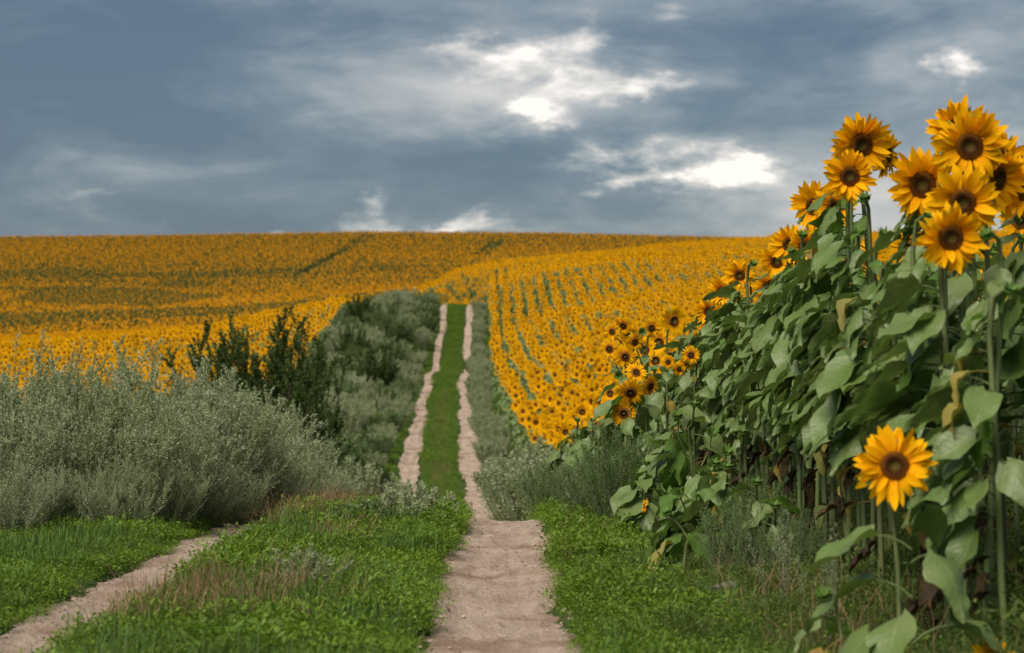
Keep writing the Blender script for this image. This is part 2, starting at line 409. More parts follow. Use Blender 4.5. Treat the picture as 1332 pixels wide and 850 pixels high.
def build_ground():
    ys = np.concatenate([np.arange(-40, 4, 2.0), np.arange(4, 24, .12), np.geomspace(24, 700, 260), np.geomspace(715, 4000, 24)])
    c = [0.0]
    while c[-1] < 2.6: c.append(c[-1] + .07)
    st = .07
    while c[-1] < 70: st *= 1.09; c.append(c[-1] + st)
    c = np.array(c); c = np.concatenate([-c[:0:-1], c])
    Yg, Cg = np.meshgrid(ys, c, indexing='ij')
    scale = 1 + np.maximum(Yg - 10, 0) / 45.0
    Xg = xright(Yg) - .87 + Cg * scale
    zz = Zg(Xg, Yg) + .012 * rng.standard_normal(Xg.shape) * (Yg < 30) * (rut_depth(Xg, Yg) < .002)
    V = np.stack([Xg, Yg, zz], -1).reshape(-1, 3)
    a, b = Xg.shape
    i = np.arange(a * b).reshape(a, b)
    Fq = np.stack([i[:-1, :-1], i[:-1, 1:], i[1:, 1:], i[1:, :-1]], -1).reshape(-1, 4)
    o = link('ground', np_mesh('ground', V, [Fq], [M_GROUND], smooth=True))
    tag(o, 'rolling meadow ground under the track, verges and fields', None, None, 'structure')
build_ground()

def n1d(seed, xs, sc_):
    r = np.random.default_rng(seed); k = np.arange(0, 4000); v = r.uniform(-1, 1, 4000)
    return np.interp(np.asarray(xs) * sc_ % 3999, k, v)
def rut_half(which, y):
    base = .305 if which else .215
    y = np.asarray(y, float)
    far = sst(20, 60, y) * (.03 if which else .07) - .075 * sst(75, 125, y)
    return base + far
def build_tracks():
    for which, name, lab in ((1, 'wheel_track', 'right rut of pale pinkish sand running up the hill'), (0, 'wheel_track', 'left rut of pale sand curving out at the lower left corner')):
        ys = np.concatenate([np.arange(2, 20, .035), np.arange(20, 60, .15), np.arange(60, 177, .4)])
        s = np.linspace(-1, 1, 21)
        cx = xright(ys) - (0 if which else 1.75) + (.02 + .13 * sst(20, 60, ys)) * n1d(3 + which, ys, np.where(ys < 20, 1.1, .16)) 
        hl = rut_half(which, ys) * (1 + sst(20, 50, ys) * (.28 * n1d(81 + which, ys, .33) - .05) + .16 * n1d(11 + which, ys, 1.9) + (1 - .75 * sst(20, 45, ys)) * (.10 * n1d(21 + which, ys, 7) + .06 * n1d(51 + which, ys, 20)))
        hr = rut_half(which, ys) * (1 + sst(20, 50, ys) * (.28 * n1d(91 + which, ys, .29) - .05) + .16 * n1d(31 + which, ys, 1.7) + (1 - .75 * sst(20, 45, ys)) * (.10 * n1d(41 + which, ys, 7) + .06 * n1d(61 + which, ys, 20)))
        S, Yg = np.meshgrid(s, ys)
        Xg = cx[:, None] + np.where(S < 0, S * hl[:, None], S * hr[:, None])
        r = np.random.default_rng(5 + which)
        bumps = np.zeros_like(Xg)
        for _ in range(14):
            kx, ky, ph = r.normal(0, 14), r.normal(0, 5), r.uniform(0, 6.28)
            bumps += np.sin(kx * Xg + ky * Yg + ph)
        # tyre lugs pressed across the rut
        lug = .004 * (np.sin(Yg * 2 * math.pi / .085 + np.abs(S) * 2.0) > .2) * (np.abs(S) < .62) * (n1d(71 + which, Yg.ravel(), .9).reshape(Yg.shape) > -.1)
        edge = -.05 * np.abs(S) ** 6 * (Yg < 30)
        zz = Zg(Xg, Yg) + .018 + .00035 * Yg + bumps * (.0022 + .004 * sst(30, 60, Yg)) + lug * 1.5 + .0025 * np.cos(S * 19) * (np.abs(S) < .8) * (Yg < 20) + edge * .5 - .02 * (Yg < 30) * 0 + .005 * r.standard_normal(Xg.shape)
        V = np.stack([Xg, Yg, zz], -1).reshape(-1, 3); a, b = Xg.shape
        i = np.arange(a * b).reshape(a, b)
        Fq = np.stack([i[:-1, :-1], i[:-1, 1:], i[1:, 1:], i[1:, :-1]], -1).reshape(-1, 4)
        o = link(name, np_mesh(name, V, [Fq], [M_SOIL], smooth=True))
        tag(o, lab, None, None, 'structure')
build_tracks()

# ------------------------------------------------------------------ instancing for uncountable stuff
def instancer(name, pts, rots, scl, idx, protos, label, cat):
    pts = np.asarray(pts, np.float32)
    me = bpy.data.meshes.new(name); me.vertices.add(len(pts)); me.vertices.foreach_set('co', pts.ravel())
    a = me.attributes.new('rot', 'FLOAT_VECTOR', 'POINT'); a.data.foreach_set('vector', np.asarray(rots, np.float32).ravel())
    a = me.attributes.new('scl', 'FLOAT', 'POINT'); a.data.foreach_set('value', np.asarray(scl, np.float32).ravel())
    a = me.attributes.new('pidx', 'INT', 'POINT'); a.data.foreach_set('value', np.asarray(idx, np.int32).ravel())
    o = link(name, me)
    ng = bpy.data.node_groups.new(name, 'GeometryNodeTree')
    ng.interface.new_socket('Geometry', in_out='INPUT', socket_type='NodeSocketGeometry')
    ng.interface.new_socket('Geometry', in_out='OUTPUT', socket_type='NodeSocketGeometry')
    L = ng.links.new
    gi = ng.nodes.new('NodeGroupInput'); go = ng.nodes.new('NodeGroupOutput')
    def attr(nm, ty):
        n = ng.nodes.new('GeometryNodeInputNamedAttribute'); n.data_type = ty; n.inputs['Name'].default_value = nm; return n.outputs['Attribute']
    ar, as_, ai = attr('rot', 'FLOAT_VECTOR'), attr('scl', 'FLOAT'), attr('pidx', 'INT')
    jn = ng.nodes.new('GeometryNodeJoinGeometry')
    for k, pm in enumerate(protos):
        po = bpy.data.objects.new(name + '_piece', pm)
        oi = ng.nodes.new('GeometryNodeObjectInfo'); oi.inputs['Object'].default_value = po; oi.inputs['As Instance'].default_value = True
        ip = ng.nodes.new('GeometryNodeInstanceOnPoints')
        cmpn = ng.nodes.new('FunctionNodeCompare'); cmpn.data_type = 'INT'; cmpn.operation = 'EQUAL'
        L(ai, cmpn.inputs[2]); cmpn.inputs[3].default_value = k
        L(gi.outputs[0], ip.inputs['Points']); L(cmpn.outputs[0], ip.inputs['Selection'])
        L(oi.outputs['Geometry'], ip.inputs['Instance'])
        e2r = ng.nodes.new('FunctionNodeEulerToRotation'); L(ar, e2r.inputs[0]); L(e2r.outputs[0], ip.inputs['Rotation'])
        L(as_, ip.inputs['Scale'])
        L(ip.outputs[0], jn.inputs[0])
    L(jn.outputs[0], go.inputs[0])
    md = o.modifiers.new('scatter', 'NODES'); md.node_group = ng
    tag(o, label, cat, None, 'stuff')
    return o

# ------------------------------------------------------------------ sunflower pieces
def leaf_mesh(name, L, W, droop, pet, rise, seed, m=None, fold=.12, curl=0.0, nl=10):
    r = random.Random(seed); b = MB()
    # petiole rises outwards then bends over
    pts = []; ang = rise; x = z = 0.0
    for i in range(4):
        pts.append((x, 0, z)); x += pet / 3 * math.cos(ang); z += pet / 3 * math.sin(ang); ang -= (rise + .25) / 3
    b.tube(pts, [.0048, .0042, .0036, .003], 4)
    x0, _, z0 = pts[-1]
    tt = np.linspace(0, 1, nl)
    prof = np.interp(tt, [0, .07, .2, .34, .55, .75, .9, 1], [.22, .70, .98, 1.0, .80, .48, .19, .0])
    ss_ = [-1, -.5, 0, .5, 1]; V = []; U = []
    a0 = ang; px, pz = x0, z0
    twist = r.uniform(-.35, .35)
    ph = r.uniform(0, 6)
    for i, t in enumerate(tt):
        a = a0 - droop * (t ** .8)
        if i: px += L / (nl - 1) * math.cos(a); pz += L / (nl - 1) * math.sin(a)
        nx, nz = -math.sin(a), math.cos(a)
        for s in ss_:
            w = W * .5 * prof[i] * s
            up = fold * abs(s) * W * prof[i] + .060 * L * math.sin(t * 10 + ph + s * 2.2) * abs(s) + r.uniform(-.005, .005) - curl * W * s * s * prof[i]
            back = .10 * L * (abs(s) ** 1.5) * max(0, 1 - t * 5)
            y = w + twist * .12 * L * t * t
            up += twist * s * W * .4 * prof[i]
            V.append((px + nx * up - back * math.cos(a), y, pz + nz * up - back * math.sin(a)))
            U.append((s * prof[i], t))
    k = len(ss_); Fs = []
    for i in range(nl - 1):
        for j in range(k - 1):
            Fs.append((i * k + j, i * k + j + 1, (i + 1) * k + j + 1, (i + 1) * k + j))
    b.add(V, Fs, 0, U)
    return b.mesh(name, [m or M_LEAF])
LEAVES = [leaf_mesh('leaf', .240, .155, d, p, ri, 10 + i, fold=f, curl=c) for i, (d, p, ri, f, c) in enumerate(
    [(.35, .12, .6, .14, 0), (.6, .14, .45, .06, .10), (.2, .13, .5, .16, 0), (.8, .13, .5, .02, .18), (.45, .15, .7, .2, .0), (.6, .11, .35, .10, .05), (.15, .12, .35, .12, .0), (.5, .16, .6, -.04, .12)])]
LEAVESB = [leaf_mesh('leaf', .22, .16, d, p, ri, 40 + i, M_LEAFB, fold=.12) for i, (d, p, ri) in enumerate([(.7, .08, .6), (.4, .07, .5), (1.1, .09, .7)])]
LEAVESY = [leaf_mesh('leaf', .16, .08, d, p, ri, 50 + i, M_YELLOWLEAF, fold=.3) for i, (d, p, ri) in enumerate([(1.3, .12, .3), (1.7, .12, .1)])]
LEAVESD = [leaf_mesh('leaf', .16, .07, d, p, ri, 60 + i, M_DEAD, fold=.5) for i, (d, p, ri) in enumerate([(1.0, .10, -.6), (.6, .12, -.9), (.9, .08, -.4)])]

def petal_mesh(seed, L=.080, W=.023, bend=.25):
    r = random.Random(seed); b = MB(); n = 6
    tt = np.linspace(0, 1, n); pr = np.interp(tt, [0, .2, .5, .8, 1], [.45, .85, 1, .62, .04])
    V = []; U = []; tw = r.uniform(-.5, .5); side = r.uniform(-.12, .12); w0 = r.uniform(.85, 1.1)
    x = .0; z = 0; a = r.uniform(.05, .3)
    for i, t in enumerate(tt):
        if i: x += L / (n - 1) * math.cos(a); z += L / (n - 1) * math.sin(a)
        a -= bend / (n - 1) * r.uniform(.3, 1.8)
        for s in (-1, 0, 1):
            w = W * .5 * pr[i] * s * w0
            V.append((x, w * math.cos(tw * t) + side * L * t * t, z + w * math.sin(tw * t) + abs(s) * W * .12 * pr[i])); U.append((s * pr[i], t))
    Fs = []
    for i in range(n - 1):
        for j in range(2): Fs.append((i * 3 + j, i * 3 + j + 1, (i + 1) * 3 + j + 1, (i + 1) * 3 + j))
    b.add(V, Fs, 0, U)
    return b.mesh('petal', [M_PETAL])
PETALS = [petal_mesh(i, L=.082 + .010 * math.sin(i * 2.3), W=.030 + .003 * math.sin(i * 1.7), bend=[.1, .35, .6, -.15, .8, .25, -.3, .45][i]) for i in range(8)]

def head_back_mesh():
    b = MB(); k = 18
    rings = [(.012, -.040), (.030, -.034), (.050, -.020), (.058, -.004), (.055, .004)]
    V = []; Fs = []
    for r_, z in rings:
        for j in range(k):
            a = 2 * math.pi * j / k; V.append((r_ * math.cos(a), r_ * math.sin(a), z))
    for i in range(len(rings) - 1):
        for j in range(k): Fs.append((i * k + j, i * k + (j + 1) % k, (i + 1) * k + (j + 1) % k, (i + 1) * k + j))
    Fs.append(tuple(range(k))[::-1])
    b.add(V, Fs)
    return b.mesh('flower_head', [M_SEPAL])
def disc_mesh():
    b = MB(); k = 24; R = .057
    rr = [0, .10, .2, .3, .38, .46, .6, .75, .88, 1.0]; V = [(0, 0, .004)]; U = [(0, 0)]; Fs = []
    hz = np.interp(rr, [0, .3, .40, .6, .85, 1], [.004, .007, .012, .014, .011, .001])
    for q, (r_, z) in enumerate(zip(rr[1:], hz[1:])):
        for j in range(k):
            a = 2 * math.pi * j / k; V.append((R * r_ * math.cos(a), R * r_ * math.sin(a), z)); U.append((0, r_))
    for j in range(k): Fs.append((0, 1 + j, 1 + (j + 1) % k))
    for i in range(len(rr) - 2):
        for j in range(k): Fs.append((1 + i * k + j, 1 + i * k + (j + 1) % k, 1 + (i + 1) * k + (j + 1) % k, 1 + (i + 1) * k + j))
    b.add(V, Fs, 0, U)
    # florets standing on the disc in a spiral
    r = random.Random(3)
    for i in range(330):
        rr_ = math.sqrt((i + .5) / 330) * .99; a = i * 2.39996
        z = float(np.interp(rr_, [0, .3, .40, .6, .85, 1], [.004, .007, .012, .014, .011, .001]))
        s = .0019 + .0012 * rr_; h = .0028 + .0035 * (rr_ > .36) * r.uniform(.5, 1.3)
        c, d = R * rr_ * math.cos(a), R * rr_ * math.sin(a)
        P = [(c + s * math.cos(a + q * 2.094), d + s * math.sin(a + q * 2.094), z) for q in range(3)] + [(c * 1.02, d * 1.02, z + h)]
        uu = min(1, max(0, rr_ + r.uniform(-.03, .03)))
        b.add(P, [(0, 1, 3), (1, 2, 3), (2, 0, 3)], 0, [(0, uu)] * 4)
    return b.mesh('disc', [M_DISC], smooth=False)
def sepals_mesh(n=22, L=.06, seed=1, z=-.008, r0=.052, splay=.15):
    b = MB(); r = random.Random(seed)
    for i in range(n):
        a = 2 * math.pi * i / n + r.uniform(-.1, .1); l = L * r.uniform(.7, 1.2); w = (.012 if n < 40 else .007) * r.uniform(.8, 1.2)
        tl = splay + r.uniform(-.3, .25)
        P = []
        for t, ww in ((0, .7), (.4, 1), (1, 0.05)):
            for s in (-1, 1):
                x = r0 + l * t * math.cos(tl); zz = z + l * t * math.sin(tl) - .01 * t * t; y = ww * w * s
                P.append((x * math.cos(a) - y * math.sin(a), x * math.sin(a) + y * math.cos(a), zz))
        b.add(P, [(0, 1, 3, 2), (2, 3, 5, 4)])
    return b.mesh('sepals', [M_SEPAL])
def ray_mesh(seed, n=44):
    """all petals of one small flower as one piece"""
    b = MB(); r = random.Random(seed)
    for i in range(n):
        a = 2 * math.pi * i / n * (1 if i < n else 1) + r.uniform(-.09, .09)
        l = .078 * r.uniform(.75, 1.18); w = .023 * r.uniform(.8, 1.15); tl = r.uniform(-.15, .55)
        P = []; U = []
        for t, ww in ((0, .5), (.45, 1), (.8, .6), (1, .04)):
            for s in (-1, 1):
                x = .048 + l * t * math.cos(tl); zz = .004 * (i % 2) + l * t * math.sin(tl) - .02 * t * t; y = ww * w * s * .5
                P.append((x * math.cos(a) - y * math.sin(a), x * math.sin(a) + y * math.cos(a), zz)); U.append((s * ww, t))
        b.add(P, [(0, 1, 3, 2), (2, 3, 5, 4), (4, 5, 7, 6)], 0, U)
    return b.mesh('petals', [M_PETAL])
HEAD = head_back_mesh(); DISC = disc_mesh(); SEPALS = sepals_mesh()
RAYS = [ray_mesh(i) for i in range(5)]
BUDSEPALS = sepals_mesh(46, .060, 5, -.012, .016, 1.0)
def simple_disc():
    b = MB(); k = 10; V = [(0, 0, .010)]; U = [(0, 0)]
    for r_, z in ((.026, .012), (.045, .012), (.057, .002)):
        for j in range(k): a = 2 * math.pi * j / k; V.append((r_ * math.cos(a), r_ * math.sin(a), z)); U.append((0, r_ / .057))
    Fs = [(0, 1 + j, 1 + (j + 1) % k) for j in range(k)]
    for i in range(2):
        for j in range(k): Fs.append((1 + i * k + j, 1 + i * k + (j + 1) % k, 1 + (i + 1) * k + (j + 1) % k, 1 + (i + 1) * k + j))
    b.add(V, Fs, 0, U); return b.mesh('disc', [M_DISC])
SDISC = simple_disc()

PR = random.Random(99)
def add_head(root, C, n, dia, detail, roll=None):
    """C relative to root; n facing; dia overall diameter. detail 2: single petals, 1: joined"""
    s = dia / .262
    q = n.to_track_quat('Z', 'Y') @ Quaternion((0, 0, 1), PR.uniform(0, 6.28) if roll is None else roll)
    h = link('flower_head', HEAD, root, C, q.to_euler(), s)
    link('disc', DISC if detail == 2 else SDISC, h, scale=(.89, .89, 1.0) if detail == 2 else None)
    link('sepals', SEPALS, h)['kind'] = 'stuff'
    if detail == 2:
        k = PR.randint(54, 66); cup = PR.uniform(-.22, .22); miss = PR.choice((0, .03, .08))
        for layer, cnt, r0, zz, up in ((0, k // 2, .044, -.002, 0.0), (1, k - k // 2, .045, .004, .14)):
            for i in range(cnt):
                a = 2 * math.pi * (i + .5 * layer) / cnt + PR.uniform(-.12, .12)
                if PR.random() < miss: continue
                o = link('petal', PR.choice(PETALS), h, (r0 * math.cos(a), r0 * math.sin(a), zz))
                o.rotation_euler = Euler((PR.uniform(-.45, .45), -up - cup + PR.uniform(-.5, .38), a), 'XYZ')
                v = PR.uniform(.84, 1.24); o.scale = (v, v * PR.uniform(.85, 1.15), v)
    else:
        o = link('petals', PR.choice(RAYS), h); o['kind'] = 'stuff'
    return h

def stem_mesh(pts, r0, r1, k=6):
    b = MB(); n = len(pts)
    b.tube(pts, [r0 + (r1 - r0) * i / (n - 1) for i in range(n)], k)
    return b.mesh('stem', [M_STEM])

def rowdir(bias=math.radians(200), spread=1.4):
    return bias + PR.gauss(0, 1) * spread * .6

def sunflower(base, H, n=None, dia=.25, detail=1, nleaf=14, head=True, leaf_lo=.3, leaf_hi=.93, label='', group=None, dead=0, yellow=.035,
              lsize=1.0, bias=200, spread=1.5, brightleaf=.20, lean=None, stem_r=.013, leafparts=True, extra_heads=(), bud=False):
    """a single plant: base = ground point, H = height of the flower's centre"""
    bz = float(Zg(base[0], base[1]))
    root = bpy.data.objects.new('sunflower', None); col.objects.link(root)
    root.empty_display_size = .1; root.location = (base[0], base[1], bz - .01)
    tag(root, label, 'sunflower', group)
    if n is None:
        yaw = PR.gauss(-.1, .35); n = Vector((math.sin(yaw) * 1.0, -math.cos(yaw), PR.uniform(-.25, .12)))
    n = Vector(n).normalized()
    lx, ly = lean if lean is not None else (PR.uniform(-.06, .06), PR.uniform(-.06, .06))
    C = Vector((lx, ly, H))
    nh = Vector((n.x, n.y, 0)).normalized()
    top = C - n * .035 * dia / .26
    p1 = C - n * .09 - Vector((0, 0, .03)); p2 = C - nh * .12 - Vector((0, 0, .13)); p2.z = min(p2.z, H * .93)
    pts = [Vector((0, 0, 0)), Vector((p2.x * .25 + PR.uniform(-.012, .012), p2.y * .25, H * .3)), Vector((p2.x * .62, p2.y * .62 + PR.uniform(-.012, .012), H * .6)), p2, p1, top]
    link('stem', stem_mesh(pts, stem_r, stem_r * .55), root)['label'] = 'green upright stem'
    def at(h):
        for a, b_ in zip(pts[:-1], pts[1:]):
            if a.z <= h <= b_.z: return a.lerp(b_, (h - a.z) / max(1e-6, b_.z - a.z))
        return pts[-2]
    if head:
        add_head(root, C, n, dia, detail)
    if bud or not head:
        n = Vector((n.x * .5, n.y * .5, .8)).normalized(); q = n.to_track_quat('Z', 'Y')
        h = link('flower_bud', HEAD, root, C, q.to_euler(), .42)
        link('sepals', BUDSEPALS, h, scale=1.4)['kind'] = 'stuff'
    for (dx, dy, dz, nn, dd) in extra_heads:
        C2 = Vector((dx, dy, dz)); s0 = at(max(.3, dz - .35)); nn = Vector(nn).normalized()
        m1 = C2 - nn * .07 - Vector((0, 0, .05))
        link('branch', stem_mesh([s0, s0.lerp(m1, .55) + Vector((0, 0, .03)), m1, C2 - nn * .02], .006, .004, 5), root)
        if dd > 0: add_head(root, C2, nn, dd, detail)
        else:
            h = link('flower_bud', HEAD, root, C2, nn.to_track_quat('Z', 'Y').to_euler(), .5)
            link('sepals', BUDSEPALS, h, scale=1.4)['kind'] = 'stuff'
    for i in range(nleaf):
        t = (i + PR.uniform(.1, .9)) / nleaf
        hh = H * (leaf_lo + (leaf_hi - leaf_lo) * t)
        az = math.radians(bias) + PR.gauss(0, 1) * spread * .62
        sz = lsize * (1.12 - .45 * max(0, t - .55) / .45) * PR.uniform(.75, 1.15)
        if t < .15: sz *= .85
        if t > .86: sz *= .72
        src = LEAVES
        x = PR.random()
        if x < yellow: src = LEAVESY
        elif x < yellow + brightleaf: src = LEAVESB
        o = link('leaf', PR.choice(src), root, at(hh) - Vector((0, 0, 0)), (PR.gauss(.16, .30), PR.gauss(.12, .22) - .12 * t, az), sz * .94)
    for i in range(dead):
        hh = H * PR.uniform(.12, leaf_lo + .06)
        az = math.radians(bias) + PR.gauss(0, 1) * 1.0
        o = link('leaf', PR.choice(LEAVESD + LEAVESY[:1]), root, at(hh), (PR.uniform(-.4, .4), PR.uniform(.1, .7), az), PR.uniform(.5, .9))
        o['label'] = 'withered hanging leaf'
    return root

def nth(k):
    w = ['first', 'second', 'third', 'fourth', 'fifth', 'sixth', 'seventh', 'eighth', 'ninth', 'tenth', 'eleventh', 'twelfth', 'thirteenth', 'fourteenth', 'fifteenth', 'sixteenth', 'seventeenth', 'eighteenth', 'nineteenth']
    if k < 19: return w[k]
    t = ['twent', 'thirt', 'fort', 'fift', 'sixt', 'sevent', 'eight', 'ninet'][(k + 1) // 10 - 2]
    return t + 'ieth' if (k + 1) % 10 == 0 else t + 'y-' + w[(k + 1) % 10 - 1]
# ------------------------------------------------------------------ the bank of tall sunflowers beside the track
def special(px, py, d, dia, yaw, pitch, label, dia_px=None, **kw):
    """plant whose bloom stands at photo point (px,py), d metres away (row distance on the field edge)"""
    X, zc = px2x(px, d), px2z(py, d)
    y = math.radians(yaw); p = math.radians(pitch)
    n = Vector((math.sin(y) * math.cos(p), -math.cos(y) * math.cos(p), math.sin(p)))
    lx, ly = kw.pop('off', (PR.uniform(-.05, .02), PR.uniform(-.05, .05)))
    bx, by = X - lx, d - ly
    H = zc - float(Zg(bx, by)) + .01
    used.append((bx, by))
    return sunflower((bx, by), H, n, dia, 2, label=label, group=kw.pop('group', 'tall sunflowers blooming above the right-hand bank'), lean=(lx, ly), **kw)
used = []
S = special
B = dict(nleaf=20, leaf_lo=.42, leaf_hi=.955, dead=3, lsize=.98, bias=186, spread=1.0)
S(1262, 190, 8.75, .275, -2, -4, 'tallest sunflower at upper right, round full bloom facing the camera against grey sky', **B)
S(1248, 168, 9.25, .25, 10, 8, 'sunflower whose petals peek up behind the tallest bloom at upper right', **B)
S(1201, 240, 9.3, .285, -14, -6, 'sunflower with wide bloom just left of the tallest one, facing left', **B)
S(1253, 263, 8.55, .262, -10, -14, 'sunflower bloom tucked between the tallest one above and the lower small one', **B)
S(1237, 309, 8.1, .235, 6, -8, 'lowest bloom of the upper right cluster, in front of leaves', **B)
S(1121, 188, 10.6, .285, 16, -12, 'sunflower at the top of the left pair on the bank skyline, nodding right', **B)
S(1106, 229, 10.4, .235, -4, -6, 'sunflower with narrow bloom directly below the top left skyline bloom', **B)
S(1154, 200, 11.0, .23, 60, 0, 'sunflower turned sideways behind the top left skyline bloom', **B)
S(1060, 268, 12.3, .25, -30, -8, 'sunflower half hidden at far left of the mid skyline pair, facing left', **B)
S(1086, 269, 11.9, .215, -2, -10, 'sunflower with small bloom just right of the left-facing one on the skyline', **B)
S(1298, 232, 9.0, .25, 45, -10, 'sunflower turned away to the right behind the tallest bloom', **B)
S(1330, 245, 9.1, .26, -25, -4, 'sunflower cut by the right edge of the picture', **B)
S(1306, 205, 9.6, .22, 30, 12, 'sunflower peeking up beside the tallest bloom near right edge', **B)
S(1028, 318, 13.6, .235, -24, -4, 'sunflower at the left of the middle trio of blooms, facing left', **B)
S(1049, 322, 13.3, .225, -8, -8, 'sunflower in the centre of the middle trio of blooms', **B)
S(1069, 335, 12.7, .24, 64, -4, 'sunflower of the middle trio seen edge-on, turned right', **B)
S(1011, 340, 14.4, .225, -12, -8, 'sunflower below the middle trio, facing slightly left', **B)
S(962, 358, 15.8, .205, -4, -2, 'round flat-facing sunflower standing clear at the left of the bank', **B)
S(939, 380, 16.6, .215, -30, -6, 'leftmost sunflower of the bank, turned left', **B)
S(1000, 374, 14.9, .22, 22, -10, 'sunflower partly hidden by leaves below the flat-facing round one', **B)
S(1080, 300, 12.9, .2, -14, -14, 'sunflower sunk behind leaves under the mid skyline pair', **B)
S(922, 405, 17.6, .215, -30, -4, 'low sunflower at the foot of the bank skyline, past the leftmost one', **B)
S(925, 425, 18.4, .21, 0, -4, 'small low sunflower above the margin plants at the bank end', **B)
# rows filling the bank
def bank():
    cnt = [0] * 5
    for row in range(5):
        y = 7.45 + row * .2
        while y < 21.5:
            x = float(xright(y)) + 1.62 + row * .66 + PR.uniform(-.09, .09)
            yy = y + PR.uniform(-.06, .06); y += .315
            if x > .218 * yy + .35: continue
            if any((x - a) ** 2 + (yy - b) ** 2 < .13 ** 2 for a, b in used): continue
            k = cnt[row]; cnt[row] += 1
            if row == 0:
                H = (1.38 if yy < 8.3 else 1.57 if yy < 9.4 else 1.66) + PR.uniform(-.12, .10); hd = yy > 10 and PR.random() < .12
                sunflower((x, yy), H, None, .2, 1, nleaf=22, lsize=.84 if yy < 9.2 else 1.0, head=hd, bud=not hd and PR.random() < .1, leaf_lo=.40 if yy < 9 else .46, leaf_hi=.93, dead=4, bias=184, spread=.95,
                          label=nth(k) + (' leafy plant from the near end, front row of the right-hand sunflower bank' if not hd else ' plant from the near end, bank front row, small bloom sunk among leaves'), group='front row of the right-hand sunflower bank')
            else:
                H = 1.66 + PR.uniform(-.15, .12)
                sunflower((x, yy), H, None, PR.uniform(.19, .24), 1, nleaf=12 if row < 3 else 8, head=yy > 10.2 and PR.random() < .8, leaf_lo=.45 if row < 3 else .6, leaf_hi=.93, dead=1 if row < 2 else 0, lsize=.98, bias=188, spread=1.2,
                          label=nth(k) + ' sunflower from the near end in the bank\'s ' + nth(row) + ' row back from the track', group='sunflowers packed behind the front row of the bank')
bank()

# low plants in front of the bank
n0 = len(used)
S(1163, 606, 7.1, .232, -6, 6, 'single low sunflower with open bloom in front of the bank at lower right', nleaf=0, off=(-.03, .0), group='low sunflowers in front of the bank', stem_r=.009)
low = bpy.context.scene.objects[-1] if False else [o for o in col.objects if o.type == 'EMPTY'][-1]
for hz, az, sz, li, ry in ((.50, 190, 1.0, 2, -.1), (.46, 300, .95, 3, 0), (.36, 175, 1.05, 0, -.1), (.24, 205, 1.1, 1, .1), (.22, -8, 1.15, 0, -.15), (.30, 240, 1.0, 5, .1), (.12, 215, 1.15, 6, 0), (.14, 330, 1.0, 2, -.1), (.57, 60, .7, 4, 0), (.10, 170, 1.0, 1, 0)):
    link('leaf', LEAVES[li], low, (.02, .01, hz), (0, ry, math.radians(az)), sz)
EH = lambda *a: tuple(a)
sunflower((px2x(1092, 7.4), 7.4), .335, (-.5, -.8, .1), .1, 1, nleaf=7, head=False, bud=True, leaf_lo=.25, leaf_hi=.85, lsize=.8, label='short plant with yellow-green bud at lower right beside the low bloom', group='low sunflowers in front of the bank', stem_r=.007, bias=200)
sunflower((px2x(1290, 7.0), 7.05), .16, (.1, -.9, .3), .17, 1, nleaf=5, leaf_lo=.3, leaf_hi=.8, lsize=.8, label='tiny sunflower whose orange bloom just shows at the bottom edge', group='low sunflowers in front of the bank', stem_r=.006)
# branching plants at the margin, mid distance
def margin(px, d, top_py, heads, label, nleaf=16, **kw):
    X = px2x(px, d); zb = float(Zg(X, d)); ex = []
    for k, (hx, hy, yaw, pit, dia) in enumerate(heads[1:]):
        y = math.radians(yaw); p = math.radians(pit)
        ex.append((px2x(hx, d) - X, PR.uniform(-.08, .08), px2z(hy, d) - zb, (math.sin(y) * math.cos(p), -math.cos(y) * math.cos(p), math.sin(p)), dia))
    hx, hy, yaw, pit, dia = heads[0]; y = math.radians(yaw); p = math.radians(pit)
    return sunflower((X, d), px2z(hy, d) - zb, (math.sin(y) * math.cos(p), -math.cos(y) * math.cos(p), math.sin(p)), max(dia, .01), 1, nleaf=nleaf, head=dia > 0, bud=dia <= 0, lean=(px2x(hx, d) - X, 0),
                     extra_heads=ex, label=label, group='branching sunflowers along the field margin', bias=kw.get('bias', 200), spread=2.2, lsize=kw.get('lsize', .95), leaf_lo=kw.get('lo', .2), leaf_hi=kw.get('hi', .93), brightleaf=kw.get('br', .3), yellow=.06, stem_r=.011)
margin(838, 17.3, 420, [(847, 425, 10, -4, 0.160), (835, 431, 0, 10, 0), (819, 434, -25, -20, 0.179), (796, 430, -30, -6, 0.141), (810, 422, -15, -20, 0.154)], 'branching sunflower with a crown of small blooms standing above the field at centre right')
margin(812, 17.0, 455, [(813, 462, -5, -10, 0.179), (793, 452, -20, -5, 0.160), (825, 443, 20, -10, 0.154), (806, 487, -12, 0, .01 * 0)], 'branching sunflower with a ragged long-petalled bloom below the crown of small blooms')
margin(818, 15.6, 480, [(827, 483, 10, 25, 0.160), (820, 508, -5, -30, 0.205), (812, 536, -5, 0, 0.192), (845, 500, 40, -15, 0.154)], 'margin sunflower with low orange blooms above grey-green weeds')
margin(868, 16.5, 465, [(869, 469, 0, 0, 0.109), (885, 478, -10, -5, 0.122), (898, 460, -5, -5, 0.141), (894, 470, 10, -5, 0.128)], 'small-flowered branching sunflower between the crown of blooms and the bank')
margin(905, 13.2, 520, [(903, 524, 10, 60, 0), (880, 538, -10, 60, 0), (925, 560, 10, 40, 0)], 'green budding sunflower at the margin before it has opened', nleaf=20, lsize=1.0)
margin(905, 12.2, 590, [(930, 600, 10, 50, 0), (880, 640, -40, 20, 0), (946, 585, 10, 50, 0)], 'bushy unopened sunflower rising from the grass beside the stone', nleaf=18, lsize=.85, lo=.15)
